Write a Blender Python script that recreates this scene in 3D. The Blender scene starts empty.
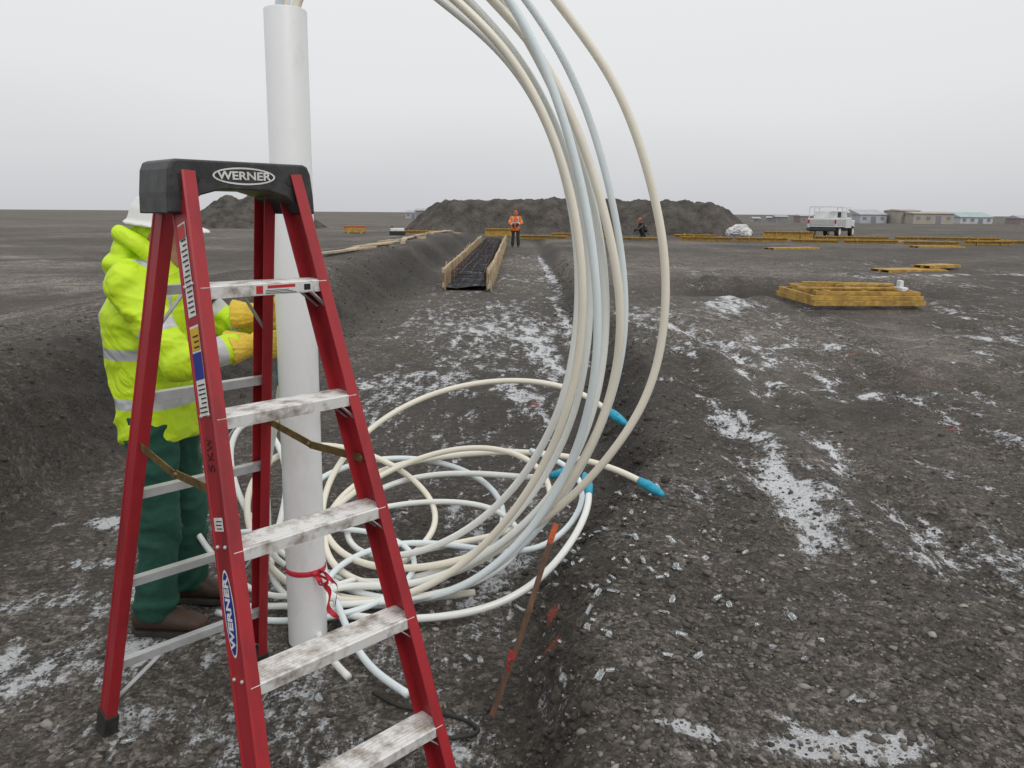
import bpy, bmesh, math, random
import numpy as np
from mathutils import Vector, Matrix, noise as mnoise
random.seed(7); rng=np.random.default_rng(11)
SC=bpy.context.scene; COL=SC.collection
rad=math.radians

# ---------------------------------------------------------------- materials
def nmat(name):
    m=bpy.data.materials.new(name); m.use_nodes=True
    nt=m.node_tree; b=nt.nodes['Principled BSDF']; return m,nt,b
def pmat(name,c1,c2=None,scale=8,rough=.6,metal=0,bump=.2,bdist=.004,trans=0,detail=6,stretch=(1,1,1),lo=.35,hi=.65,spec=.5):
    m,nt,b=nmat(name); N=nt.nodes; L=nt.links
    c2=c2 or tuple(x*.75 for x in c1)
    tc=N.new('ShaderNodeTexCoord'); mp=N.new('ShaderNodeMapping'); mp.inputs['Scale'].default_value=stretch
    no=N.new('ShaderNodeTexNoise'); no.inputs['Scale'].default_value=scale; no.inputs['Detail'].default_value=detail
    no.inputs['Roughness'].default_value=.65
    cr=N.new('ShaderNodeValToRGB'); cr.color_ramp.elements[0].position=lo; cr.color_ramp.elements[1].position=hi
    cr.color_ramp.elements[0].color=(*c2,1); cr.color_ramp.elements[1].color=(*c1,1)
    L.new(tc.outputs['Object'],mp.inputs[0]); L.new(mp.outputs[0],no.inputs['Vector']); L.new(no.outputs['Fac'],cr.inputs[0])
    L.new(cr.outputs[0],b.inputs['Base Color']); b.inputs['Roughness'].default_value=rough; b.inputs['Metallic'].default_value=metal
    b.inputs['Transmission Weight'].default_value=trans; b.inputs['Specular IOR Level'].default_value=spec
    if bump:
        n2=N.new('ShaderNodeTexNoise'); n2.inputs['Scale'].default_value=scale*6; n2.inputs['Detail'].default_value=4
        bp=N.new('ShaderNodeBump'); bp.inputs['Strength'].default_value=bump; bp.inputs['Distance'].default_value=bdist
        L.new(mp.outputs[0],n2.inputs['Vector']); L.new(n2.outputs['Fac'],bp.inputs['Height']); L.new(bp.outputs[0],b.inputs['Normal'])
    return m
M_red=pmat('red_fibreglass',(.37,.020,.028),(.17,.014,.018),9,.45,bump=.25,bdist=.001,stretch=(1,1,.22),lo=.28,hi=.52,detail=12)
M_black=pmat('black_plastic',(.020,.020,.022),(.055,.055,.057),30,.5,bump=.3,bdist=.001)
M_rubber=pmat('black_rubber',(.015,.015,.015),(.04,.035,.03),20,.8)
M_alu=pmat('aluminium_dirty',(.76,.75,.73),(.28,.23,.19),18,.5,metal=.12,bump=.5,bdist=.002,lo=.34,hi=.54,detail=10)
M_aluc=pmat('aluminium_clean',(.60,.61,.62),(.45,.45,.45),12,.4,metal=.45,bump=.1,bdist=.001)
M_zinc=pmat('zinc_gold',(.30,.21,.08),(.14,.09,.04),30,.45,metal=.6,bump=.1,bdist=.001)
M_white=pmat('white_print',(.8,.8,.78),(.62,.61,.58),14,.5,bump=0)
M_blue=pmat('blue_print',(.01,.03,.30),(.01,.02,.22),10,.5,bump=0)
M_yel=pmat('yellow_print',(.75,.45,.02),(.6,.35,.02),10,.5,bump=0)
M_redp=pmat('red_print',(.55,.03,.03),(.45,.03,.03),10,.5,bump=0)
M_ink=pmat('black_ink',(.01,.01,.012),(.02,.02,.02),10,.5,bump=0)
M_ink2=pmat('faded_marker_ink',(.030,.008,.010),(.05,.01,.012),40,.6,bump=0)
M_pipe=pmat('white_pvc_pipe',(.80,.81,.81),(.60,.59,.56),3.5,.42,bump=.1,bdist=.001,stretch=(1,1,.5),lo=.25,hi=.5,detail=9)
M_tubeA=pmat('cream_tube',(.84,.79,.67),(.76,.71,.60),3,.22,bump=0)
M_tubeB=pmat('white_tube',(.85,.86,.83),(.78,.79,.76),3,.22,bump=0)
M_tubeC=pmat('bluish_tube',(.76,.83,.85),(.70,.77,.79),3,.20,bump=0)
M_tape=pmat('blue_tape',(.03,.42,.60),(.01,.25,.40),40,.4,bump=.6,bdist=.003)
M_ribbon=pmat('red_ribbon',(.68,.03,.06),(.48,.02,.04),30,.5,bump=.3)
M_ribbon2=pmat('dull_red_flagging',(.40,.03,.03),(.22,.02,.02),30,.7,bump=.3)
M_lath=pmat('weathered_lath',(.20,.10,.06),(.07,.045,.03),25,.85,stretch=(1,1,.15),bump=.5)
M_orange=pmat('orange_paint',(.62,.12,.04),(.26,.08,.04),50,.75,bump=.4)
M_ply=pmat('form_plywood',(.48,.35,.19),(.28,.19,.10),4,.75,stretch=(1,.3,2),bump=.3)
M_form=pmat('yellow_form_wood',(.56,.34,.07),(.25,.15,.04),9,.7,bump=.3)
M_plank=pmat('pale_lumber',(.58,.48,.33),(.34,.26,.17),5,.8,stretch=(1,.3,1),bump=.3)
M_rebar=pmat('dark_rebar',(.06,.06,.08),(.08,.055,.045),20,.6,metal=.3)
M_mound=pmat('mound_gravel',(.125,.109,.096),(.038,.034,.030),1.1,.95,bump=1,bdist=.2,detail=12)
M_jgreen=pmat('green_trousers',(.012,.080,.052),(.007,.055,.036),5,.8,bump=.6,bdist=.008)
M_glove=pmat('yellow_leather',(.86,.62,.08),(.64,.42,.05),16,.75,bump=.7,bdist=.005)
M_boot=pmat('brown_leather',(.07,.035,.02),(.035,.02,.013),14,.6,bump=.3)
M_sole=pmat('boot_sole',(.02,.018,.016),(.04,.035,.03),20,.8)
M_hat=pmat('white_hard_hat',(.8,.8,.79),(.72,.72,.70),4,.3,bump=0)
M_skin=pmat('skin',(.50,.28,.20),(.40,.20,.14),14,.55,bump=.1,bdist=.001)
M_dark=pmat('dark_fabric',(.018,.018,.022),(.03,.03,.035),14,.9)
M_eye=pmat('dark_eye',(.02,.015,.01),(.03,.02,.01),10,.2,bump=0)
M_tarp=pmat('white_tarp',(.74,.74,.74),(.5,.5,.5),2,.6,bump=.5,bdist=.05)
M_vwhite=pmat('vehicle_white',(.76,.77,.78),(.60,.60,.60),1.5,.35,bump=0)
M_glass=pmat('dark_glass',(.03,.035,.04),(.05,.055,.06),2,.15,bump=0)
M_tail=pmat('tail_light_red',(.5,.02,.02),(.4,.02,.02),5,.3,bump=0)
M_ptrous=pmat('black_trousers',(.02,.02,.026),(.035,.035,.04),6,.9)

def hivis(name,c1,c2,bandc=(.52,.53,.54)):
    m,nt,b=nmat(name); N=nt.nodes; L=nt.links
    tc=N.new('ShaderNodeTexCoord'); no=N.new('ShaderNodeTexNoise'); no.inputs['Scale'].default_value=4; no.inputs['Detail'].default_value=6
    L.new(tc.outputs['Object'],no.inputs['Vector'])
    mx=N.new('ShaderNodeMix'); mx.data_type='RGBA'; mx.inputs[6].default_value=(*c2,1); mx.inputs[7].default_value=(*c1,1)
    L.new(no.outputs['Fac'],mx.inputs[0])
    at=N.new('ShaderNodeAttribute'); at.attribute_name='band'
    gt=N.new('ShaderNodeMath'); gt.operation='GREATER_THAN'; gt.inputs[1].default_value=0
    L.new(at.outputs['Fac'],gt.inputs[0])
    m2=N.new('ShaderNodeMix'); m2.data_type='RGBA'; m2.inputs[7].default_value=(*bandc,1)
    L.new(gt.outputs[0],m2.inputs[0]); L.new(mx.outputs[2],m2.inputs[6]); L.new(m2.outputs[2],b.inputs['Base Color'])
    rr=N.new('ShaderNodeMath'); rr.operation='MULTIPLY_ADD'; rr.inputs[1].default_value=-.25; rr.inputs[2].default_value=.60
    L.new(gt.outputs[0],rr.inputs[0]); L.new(rr.outputs[0],b.inputs['Roughness'])
    n2=N.new('ShaderNodeTexNoise'); n2.inputs['Scale'].default_value=7; n2.inputs['Detail'].default_value=2; n2.inputs['Distortion'].default_value=1.6
    bp=N.new('ShaderNodeBump'); bp.inputs['Strength'].default_value=.7; bp.inputs['Distance'].default_value=.03
    L.new(tc.outputs['Object'],n2.inputs['Vector']); L.new(n2.outputs['Fac'],bp.inputs['Height']); L.new(bp.outputs[0],b.inputs['Normal'])
    return m
M_lime=hivis('lime_fabric',(.62,.86,.018),(.52,.76,.012))
M_hiorange=hivis('orange_fabric',(.85,.20,.02),(.65,.13,.015))
M_darkjac=hivis('dark_jacket_fabric',(.045,.04,.04),(.03,.028,.028),(.16,.10,.05))

# ---------------------------------------------------------------- helpers
class Geo:
    def __init__(s): s.v=[]; s.f=[]
    def add(s,v,f):
        o=len(s.v); s.v+= [tuple(p) for p in v]; s.f+=[[i+o for i in q] for q in f]; return s
    def box(s,size,loc=(0,0,0),rot=None):
        hx,hy,hz=[a/2 for a in size]; R=rot.to_3x3() if rot else Matrix.Identity(3)
        v=[R@Vector((x*hx,y*hy,z*hz))+Vector(loc) for x in(-1,1) for y in(-1,1) for z in(-1,1)]
        return s.add(v,[[0,1,3,2],[4,6,7,5],[0,4,5,1],[2,3,7,6],[0,2,6,4],[1,5,7,3]])
    def beam(s,a,b,w,h,up=(0,0,1)):
        a=Vector(a); b=Vector(b); d=(b-a).normalized(); u=Vector(up); x=d.cross(u)
        if x.length<1e-3: x=d.cross(Vector((1,0,0)))
        x.normalize(); z=x.cross(d)
        v=[p+x*(i*w/2)+z*(j*h/2) for p in(a,b) for i,j in((-1,-1),(1,-1),(1,1),(-1,1))]
        return s.add(v,[[0,3,2,1],[4,5,6,7],[0,1,5,4],[1,2,6,5],[2,3,7,6],[3,0,4,7]])
    def rings(s,rs,cap=True):
        n=len(rs[0]); v=[p for r in rs for p in r]; f=[]
        for i in range(len(rs)-1):
            for j in range(n):
                a=i*n+j; b=i*n+(j+1)%n; f.append([a,b,b+n,a+n])
        if cap: f.append(list(range(n))[::-1]); f.append([(len(rs)-1)*n+j for j in range(n)])
        return s.add(v,f)
    def sweep(s,pts,r,n=12,rnd=False):
        pts=[Vector(p) for p in pts]; R=list(r) if hasattr(r,'__len__') else [r]*len(pts)
        if rnd:
            t0=(pts[0]-pts[1]).normalized(); t1=(pts[-1]-pts[-2]).normalized(); r0,r1=R[0],R[-1]
            pts=[pts[0]+t0*r0*.98,pts[0]+t0*r0*.75]+pts+[pts[-1]+t1*r1*.75,pts[-1]+t1*r1*.98]
            R=[r0*.2,r0*.66]+R+[r1*.66,r1*.2]
        T=[]
        for i in range(len(pts)):
            a=pts[max(i-1,0)]; b=pts[min(i+1,len(pts)-1)]; T.append((b-a).normalized())
        u=T[0].orthogonal().normalized(); rs=[]
        for i,p in enumerate(pts):
            u=(u-T[i]*u.dot(T[i])).normalized(); w=T[i].cross(u)
            rs.append([p+(u*math.cos(2*math.pi*k/n)+w*math.sin(2*math.pi*k/n))*R[i] for k in range(n)])
        return s.rings(rs)
    def ell(s,rs,n=24):
        return s.rings([[Vector((c[0]+c[3]*math.cos(2*math.pi*k/n),c[1]+c[4]*math.sin(2*math.pi*k/n),c[2])) for k in range(n)] for c in rs])
    def blob(s,c,r,n=16):
        c=Vector(c); rs=[]
        for i in range(1,9):
            a=math.pi*i/9
            rs.append([(c[0]+r[0]*math.sin(a)*math.cos(2*math.pi*k/n),c[1]+r[1]*math.sin(a)*math.sin(2*math.pi*k/n),c[2]-r[2]*math.cos(a)) for k in range(n)])
        return s.rings(rs)
    def tf(s,M):
        s.v=[tuple(M@Vector(p)) for p in s.v]; return s
def link(o,parent=None):
    COL.objects.link(o)
    if parent: o.parent=parent
    return o
def mkobj(name,geo,mats,parent=None,smooth=False,bevel=0):
    me=bpy.data.meshes.new(name); me.from_pydata(geo.v,[],geo.f); me.update()
    bm=bmesh.new(); bm.from_mesh(me); bmesh.ops.recalc_face_normals(bm,faces=bm.faces); bm.to_mesh(me); bm.free()
    for m in (mats if isinstance(mats,(list,tuple)) else [mats]): me.materials.append(m)
    if smooth: me.polygons.foreach_set('use_smooth',[True]*len(me.polygons))
    o=link(bpy.data.objects.new(name,me),parent)
    if bevel:
        b=o.modifiers.new('bevel','BEVEL'); b.width=bevel; b.segments=2; b.limit_method='ANGLE'; b.angle_limit=rad(40)
    return o
def empty(name,loc,rz=0,label=None,cat=None,group=None):
    o=bpy.data.objects.new(name,None); o.location=loc; o.rotation_euler=(0,0,rz); o.empty_display_size=.1; COL.objects.link(o)
    tag(o,label,cat,group); return o
def tag(o,label=None,cat=None,group=None,kind=None):
    if label: o['label']=label
    if cat: o['category']=cat
    if group: o['group']=group
    if kind: o['kind']=kind
    return o
def fuse(name,geo,mat,parent,voxel,smooth=3,wr=0,wscale=7,seed=0):
    me=bpy.data.meshes.new('tmp'); me.from_pydata(geo.v,[],geo.f); me.update()
    bm=bmesh.new(); bm.from_mesh(me); bmesh.ops.recalc_face_normals(bm,faces=bm.faces); bm.to_mesh(me); bm.free()
    o=bpy.data.objects.new('tmp',me); COL.objects.link(o)
    r=o.modifiers.new('r','REMESH'); r.mode='VOXEL'; r.voxel_size=voxel
    s=o.modifiers.new('s','SMOOTH'); s.factor=.5; s.iterations=smooth
    dg=bpy.context.evaluated_depsgraph_get(); dg.update()
    m2=bpy.data.meshes.new_from_object(o.evaluated_get(dg)); m2.name=name
    bpy.data.objects.remove(o)
    if wr:
        nn=[v.normal.copy() for v in m2.vertices]
        for v,nv in zip(m2.vertices,nn):
            p=v.co*wscale+Vector((seed,seed*.7,0))
            w=Vector((mnoise.noise(p*.8),mnoise.noise(p*.8+Vector((9,3,1))),mnoise.noise(p*.8+Vector((2,7,5)))))
            q=Vector((p.x,p.y,p.z*1.9))+w*1.0
            a=max(0,1-abs(mnoise.noise(q)*3.0)); c=max(0,1-abs(mnoise.noise(q*1.9+Vector((3,3,3)))*4)); b=mnoise.noise(p*.6)
            v.co+=nv*wr*(a*.8-.3+c*.2-.06+b*.5)
    m2.materials.clear(); m2.materials.append(mat); m2.polygons.foreach_set('use_smooth',[True]*len(m2.polygons))
    return link(bpy.data.objects.new(name,m2),parent)
def catmull(P,per=8):
    P=[Vector(p) for p in P]; Q=[P[0]*2-P[1]]+P+[P[-1]*2-P[-2]]; out=[]
    for i in range(1,len(Q)-2):
        p0,p1,p2,p3=Q[i-1:i+3]
        t0=0; t1=t0+max((p1-p0).length,1e-4)**.5; t2=t1+max((p2-p1).length,1e-4)**.5; t3=t2+max((p3-p2).length,1e-4)**.5
        for k in range(per):
            t=t1+(t2-t1)*k/per
            A1=p0*((t1-t)/(t1-t0))+p1*((t-t0)/(t1-t0)); A2=p1*((t2-t)/(t2-t1))+p2*((t-t1)/(t2-t1)); A3=p2*((t3-t)/(t3-t2))+p3*((t-t2)/(t3-t2))
            B1=A1*((t2-t)/(t2-t0))+A2*((t-t0)/(t2-t0)); B2=A2*((t3-t)/(t3-t1))+A3*((t-t1)/(t3-t1))
            out.append(B1*((t2-t)/(t2-t1))+B2*((t-t1)/(t2-t1)))
    out.append(P[-1]); return out
def smoothpts(P,it):
    A=np.array([p[:] for p in P])
    for _ in range(it): A[1:-1]=A[1:-1]*.5+(A[:-2]+A[2:])*.25
    return [Vector(a) for a in A]
def text_geo(body,size,M,squash=1.0,weight=0):
    c=bpy.data.curves.new('t','FONT'); c.body=body; c.size=size; c.align_x='CENTER'; c.align_y='CENTER'; c.offset=weight; c.extrude=.0004
    o=bpy.data.objects.new('t',c); COL.objects.link(o); dg=bpy.context.evaluated_depsgraph_get(); dg.update()
    me=bpy.data.meshes.new_from_object(o.evaluated_get(dg)); bpy.data.objects.remove(o)
    g=Geo(); g.add([M@Vector((v.co.x*squash,v.co.y,v.co.z)) for v in me.vertices],[list(p.vertices) for p in me.polygons]); return g
def frame(o,tx,ty,n):
    M=Matrix.Identity(4)
    for i,a in enumerate((tx,ty,n)):
        for j in range(3): M[j][i]=a[j]
    for j in range(3): M[j][3]=o[j]
    return M

# ---------------------------------------------------------------- terrain
def h2(ix,iy,s):
    n=(ix.astype(np.int64)*374761393+iy.astype(np.int64)*668265263+s*974711)&0x7fffffff
    n=((n^(n>>13))*1274126177)&0x7fffffff; n=(n^(n>>16))&0xffff
    return n/65535.0
def vn(x,y,s=0):
    ix=np.floor(x); iy=np.floor(y); fx=x-ix; fy=y-iy; fx=fx*fx*(3-2*fx); fy=fy*fy*(3-2*fy)
    a=h2(ix,iy,s); b=h2(ix+1,iy,s); c=h2(ix,iy+1,s); d=h2(ix+1,iy+1,s)
    return (a*(1-fx)+b*fx)*(1-fy)+(c*(1-fx)+d*fx)*fy-.5
def fbm(x,y,s=0,o=4):
    t=0; a=1
    for i in range(o): t=t+vn(x*2**i+i*17.3,y*2**i-i*9.1,s+i)*a; a*=.5
    return t
def ss(t): t=np.clip(t,0,1); return t*t*(3-2*t)
def XR(y): return np.interp(y,[1.0,1.8,2.4,3.2,4.4,7,15,36],[-.02,-.03,.0,.15,.52,.76,.92,1.25])
def XL(y): return np.interp(y,[0,4.4,10.5,20,45],[-2.7,-2.55,-2.15,-2.15,-2.1])
RUTS=[(1.40,.02,.15),(1.95,.02,.13),(3.0,.07,.16),(3.6,.07,.15),(5.4,.10,.2),(6.2,.10,.2)]
def ruts(x,y):
    h=0
    wv=fbm(x*.25,y*.25,61,2)*.5
    for cx,sl,w in RUTS:
        u=(x-cx-(y-4)*sl-wv)/w
        h=h-.034*np.exp(-u*u)+.022*np.exp(-((np.abs(u)-1.55)/.5)**2)+.010*np.exp(-u*u)*np.sin(y*42+x*9)
    return h*ss((y-2.4)/1.2)*ss((26-y)/10)
def height(x,y):
    x=np.asarray(x,float); y=np.asarray(y,float)
    wob=fbm(x*.9,y*.9,5,3)*.25+fbm(x*4,y*4,55,3)*.12
    r=ss((x-XR(y)-wob*.5)/np.interp(y,[2,5,12],[.19,.36,.7]))
    l=ss((XL(y)-x+wob)/.95)
    left=.60*l-.32*ss((-x-4.3)/2.6)+.07*np.exp(-((XL(y)-x-1.2)/.4)**2)
    right=np.interp(y,[2,4,8],[.20,.24,.28])*r+.05*r*np.exp(-((x-XR(y)-.42)/.24)**2)
    base=left+right
    endf=ss((y-40)/6); base=base*(1-endf)+.28*endf
    base=base-1.2*ss((np.hypot(x,y)-75)/170)
    base=base-.34*np.exp(-((x-5.4)/2.4)**4-((y-14.9)/1.3)**4)+.07*np.exp(-((x-5.4)/2.8)**4-((y-16.8)/.5)**2)
    d=np.hypot(x,y)
    out=np.maximum(r,l)
    n=fbm(x*.8,y*.8,1,3)*.08*(.25+.75*out)*np.exp(-d/120)+fbm(x*3.1,y*3.1,9,3)*.045*(.35+.65*out)*np.exp(-d/25)
    br=np.clip(4*r*(1-r),0,1); bl=np.clip(4*l*(1-l),0,1); bank=br*.9+bl
    n=n+fbm(x*8,y*8,21,3)*(.020+.07*bank)*np.exp(-d/9)+bank*fbm(x*2.4,y*2.4,23,2)*.10*np.exp(-d/40)+bl*fbm(x*5,y*5,27,3)*.10*np.exp(-d/30)
    tr=np.sin((y*.95-x*.12)*2.6+fbm(x*.15,y*.15,31,2)*3)
    n=n+ss(tr*2-1.1)*-.05*ss((-x-4)/2)*np.exp(-d/40)
    return base+n+ruts(x,y)*r
def hz(x,y): return float(height(np.array([x]),np.array([y]))[0])
def grow(a,b,step,g,lim):
    c=list(np.arange(a,b+1e-6,step)); s=step; x=c[-1]
    while x<lim: s*=g; x+=s; c.append(x)
    return c
xp=grow(0,4.2,.033,1.07,4500); xs=np.array([-v for v in xp[1:]][::-1]+xp)
yp=grow(1.3,8,.033,1.045,4500); yb=grow(0,0,.2,1.35,600); ys=np.array([1.3-v for v in yb[1:]][::-1]+yp)
GX,GY=np.meshgrid(xs,ys); fx=GX.ravel(); fy=GY.ravel(); fz=height(fx,fy)
nx,ny=len(xs),len(ys)
idx=np.arange(nx*ny).reshape(ny,nx)
faces=np.stack([idx[:-1,:-1],idx[:-1,1:],idx[1:,1:],idx[1:,:-1]],-1).reshape(-1,4)
me=bpy.data.meshes.new('ground'); me.vertices.add(nx*ny); me.vertices.foreach_set('co',np.stack([fx,fy,fz],-1).ravel())
me.loops.add(len(faces)*4); me.loops.foreach_set('vertex_index',faces.ravel()); me.polygons.add(len(faces))
me.polygons.foreach_set('loop_start',np.arange(len(faces))*4); me.polygons.foreach_set('loop_total',np.full(len(faces),4))
me.polygons.foreach_set('use_smooth',np.ones(len(faces),bool)); me.update(); me.validate()
def gs(x,y,cx,cy,sx,sy,a=0,amp=1):
    c,s=math.cos(a),math.sin(a); dx=x-cx; dy=y-cy; u=dx*c+dy*s; w=-dx*s+dy*c
    return amp*np.exp(-(u/sx)**2-(w/sy)**2)
def snowf(x,y):
    intr=ss((x-XL(y))/.6)*ss((XR(y)+.1-x)/.4)*ss((44-y)/5)
    s=.30*intr*np.interp(y,[1,4,7,12,20,40],[.62,.70,1.0,1.25,1.3,.8])
    s=s+.29*ss((x-XR(y)-.25)/.5)*np.interp(y,[1,3,8,14,25,60],[.45,.8,1.0,.8,.45,.1])
    s=s-.12*ss((-x-2.9)/.7)
    P=[(1.42,3.75,.12,.65,-.1,.85),(1.55,5.2,.11,.8,.05,.85),(3.3,12.2,.30,1.0,-.3,.8),(1.9,4.6,.10,.8,-.2,.4),
       (10.4,18.6,2.4,.22,.25,.7),(.1,6.9,.16,.8,.2,.8),(.36,9.4,.12,1.8,.05,.9),(-.5,11.5,.9,3.4,0,.28),(-1.1,7.5,.5,.6,.3,.35),(.82,12,.10,4,0,.8),(1.0,22,.13,8,0,.8),
       (-2.0,4.0,.40,.09,.2,1.0),(-1.9,3.5,.3,.07,.2,.8),(-1.95,3.1,.3,.12,.3,.5),(-1.7,2.6,.5,.15,.3,.45),(-1.2,2.3,.4,.1,.2,.35),(-.12,2.2,.14,.2,.3,.7),(0.0,3.5,.22,.5,.2,.45),(2.4,4.1,.3,.5,.4,.25),(2.9,6.1,.5,.12,.2,.45),
       (1.2,6.4,.3,.12,.4,.5),(3.1,8.1,.8,.15,.2,.4),(1.9,3.0,.25,.4,.4,.4),(.75,4.0,.4,.5,.2,.2),(-1.2,3.3,.5,.4,0,.2),(2.2,3.2,.4,.5,.2,.3),(6.5,9.2,1.4,.2,.2,.4),(-.6,2.2,.4,.2,0,.3),
       (2.1,8.8,.15,1.1,.2,.4),(1.7,10.5,.12,1.2,.2,.4),(4.5,7.5,.15,1.2,-.6,.3),(-.35,2.75,.3,.3,0,.2),(.12,2.35,.06,.3,0,.3)]
    for p in P: s=s+gs(x,y,*p)
    s=s-ruts(x,y)*2.5
    s=s+fbm(x*.9,y*.45,81,3)*.42*ss(s/.2)
    s=.58*(1-np.exp(-np.clip(s,0,9)/.58))
    s=s+gs(x,y,.92,1.94,.21,.070,.1,1.0)+gs(x,y,.46,1.95,.17,.035,-.1,.6)+gs(x,y,.80,2.06,.10,.02,0,.3)+gs(x,y,1.45,3.95,.07,.28,-.1,.35)
    return s
def paintf(x,y):
    s=0
    for p in [(.14,2.60,.04,.04,0,1.1),(.16,2.84,.03,.05,0,1.0),(.2,6.7,.05,.12,0,1.0),(3.55,6.6,.25,.025,-.35,.85),(3.0,5.2,.35,.022,.15,.8),(3.9,5.4,.22,.02,-.2,.8),(3.3,7.6,.2,.03,.5,.7),(-9,14,2.5,.06,.1,.7)]: s=s+gs(x,y,*p)
    return s
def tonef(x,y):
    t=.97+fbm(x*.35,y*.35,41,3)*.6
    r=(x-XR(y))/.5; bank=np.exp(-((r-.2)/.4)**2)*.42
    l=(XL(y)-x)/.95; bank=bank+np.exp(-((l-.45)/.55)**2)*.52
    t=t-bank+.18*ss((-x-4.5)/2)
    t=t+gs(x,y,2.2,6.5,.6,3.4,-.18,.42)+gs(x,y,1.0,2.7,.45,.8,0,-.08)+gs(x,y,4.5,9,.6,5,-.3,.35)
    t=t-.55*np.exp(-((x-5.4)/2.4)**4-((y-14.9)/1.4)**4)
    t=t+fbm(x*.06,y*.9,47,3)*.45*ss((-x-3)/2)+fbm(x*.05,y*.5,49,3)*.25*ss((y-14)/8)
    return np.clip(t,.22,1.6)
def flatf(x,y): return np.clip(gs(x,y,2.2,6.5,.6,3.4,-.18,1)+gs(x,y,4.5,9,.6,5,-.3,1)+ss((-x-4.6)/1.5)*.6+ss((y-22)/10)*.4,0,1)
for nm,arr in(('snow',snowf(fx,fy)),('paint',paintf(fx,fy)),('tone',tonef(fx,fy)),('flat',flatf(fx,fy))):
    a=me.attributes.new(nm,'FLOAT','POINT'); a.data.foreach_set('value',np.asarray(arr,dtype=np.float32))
ground=bpy.data.objects.new('ground',me); COL.objects.link(ground); tag(ground,kind='structure')
m,nt,b=nmat('gravelly_ground'); N=nt.nodes; L=nt.links
def nd(t,**k):
    n=N.new(t)
    for a,v in k.items():
        if a in n.inputs.keys(): n.inputs[a].default_value=v
        else: setattr(n,a,v)
    return n
def math_(op,a,b_=None,c=None,clamp=False):
    n=N.new('ShaderNodeMath'); n.operation=op; n.use_clamp=clamp
    for i,v in enumerate((a,b_,c)):
        if v is None: continue
        if isinstance(v,(int,float)): n.inputs[i].default_value=v
        else: L.new(v,n.inputs[i])
    return n.outputs[0]
geo=N.new('ShaderNodeNewGeometry'); pos=geo.outputs['Position']
def noi(s,d=5,r=.6,vec=None,dist=0):
    n=nd('ShaderNodeTexNoise',Scale=s,Detail=d,Roughness=r,Distortion=dist); L.new(vec or pos,n.inputs['Vector']); return n.outputs['Fac']
def vor(s):
    n=nd('ShaderNodeTexVoronoi',Scale=s); L.new(pos,n.inputs['Vector']); return n
att=lambda a:(lambda n:(setattr(n,'attribute_name',a),n.outputs['Fac'])[1])(N.new('ShaderNodeAttribute'))
v1=vor(80); v2=vor(30); n1=noi(2.2,10,.68); n2=noi(45,6,.78)
sep=N.new('ShaderNodeSeparateColor'); L.new(v1.outputs['Color'],sep.inputs[0])
sep2=N.new('ShaderNodeSeparateColor'); L.new(v2.outputs['Color'],sep2.inputs[0])
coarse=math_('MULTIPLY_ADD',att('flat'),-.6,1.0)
a1=math_('MULTIPLY',math_('MULTIPLY',sep.outputs[0],.34),coarse); a2=math_('MULTIPLY',math_('MULTIPLY',math_('POWER',sep2.outputs[0],4),.36),coarse)
a3=math_('MULTIPLY_ADD',n1,.80,-.24); a4=math_('MULTIPLY_ADD',n2,.95,-.38)
tot=math_('ADD',math_('ADD',a1,a2),math_('ADD',a3,a4))
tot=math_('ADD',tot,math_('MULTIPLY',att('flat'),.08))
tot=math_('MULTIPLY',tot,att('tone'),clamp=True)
cr=N.new('ShaderNodeValToRGB'); e=cr.color_ramp.elements
e[0].position=.0; e[0].color=(.018,.0155,.0135,1); e[1].position=1.0; e[1].color=(.40,.36,.315,1)
q=e.new(.35); q.color=(.072,.062,.053,1); q=e.new(.65); q.color=(.165,.145,.125,1)
L.new(tot,cr.inputs[0])
pn=math_('ADD',att('paint'),math_('MULTIPLY_ADD',n2,1.8,-.9)); pm=nd('ShaderNodeMapRange'); L.new(pn,pm.inputs[0]); pm.inputs[1].default_value=.42; pm.inputs[2].default_value=.70
pm.inputs[4].default_value=.6
mixp=N.new('ShaderNodeMix'); mixp.data_type='RGBA'; L.new(pm.outputs[0],mixp.inputs[0]); L.new(cr.outputs[0],mixp.inputs[6]); mixp.inputs[7].default_value=(.55,.09,.045,1)
mpS=nd('ShaderNodeMapping'); L.new(pos,mpS.inputs[0]); mpS.inputs['Scale'].default_value=(1.7,.55,1); mpS.inputs['Rotation'].default_value=(0,0,.25)
sn=math_('ADD',math_('MULTIPLY',noi(4.0,10,.74,mpS.outputs[0],.4),.52),math_('ADD',math_('MULTIPLY',noi(14,8,.75),.30),math_('MULTIPLY',noi(55,4,.7),.18)))
sv=math_('ADD',sn,math_('MULTIPLY',att('snow'),.36))
sm=nd('ShaderNodeMapRange'); L.new(sv,sm.inputs[0]); sm.inputs[1].default_value=.628; sm.inputs[2].default_value=.675
sm.interpolation_type='SMOOTHSTEP'
mixs=N.new('ShaderNodeMix'); mixs.data_type='RGBA'; L.new(math_('MULTIPLY',sm.outputs[0],.97),mixs.inputs[0]); L.new(mixp.outputs[2],mixs.inputs[6]); mixs.inputs[7].default_value=(.80,.81,.83,1)
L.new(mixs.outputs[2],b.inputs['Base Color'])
L.new(math_('MULTIPLY_ADD',tot,.5,.60,clamp=True),b.inputs['Roughness']); b.inputs['Specular IOR Level'].default_value=.3
hh=math_('ADD',math_('MULTIPLY',v1.outputs['Distance'],-.7),math_('MULTIPLY',v2.outputs['Distance'],-1.1))
hh=math_('MULTIPLY',math_('ADD',hh,math_('MULTIPLY',n2,1.2)),coarse); hh=math_('ADD',hh,math_('MULTIPLY',sm.outputs[0],.6))
bp=nd('ShaderNodeBump',Strength=1.0,Distance=.016); L.new(hh,bp.inputs['Height'])
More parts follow.
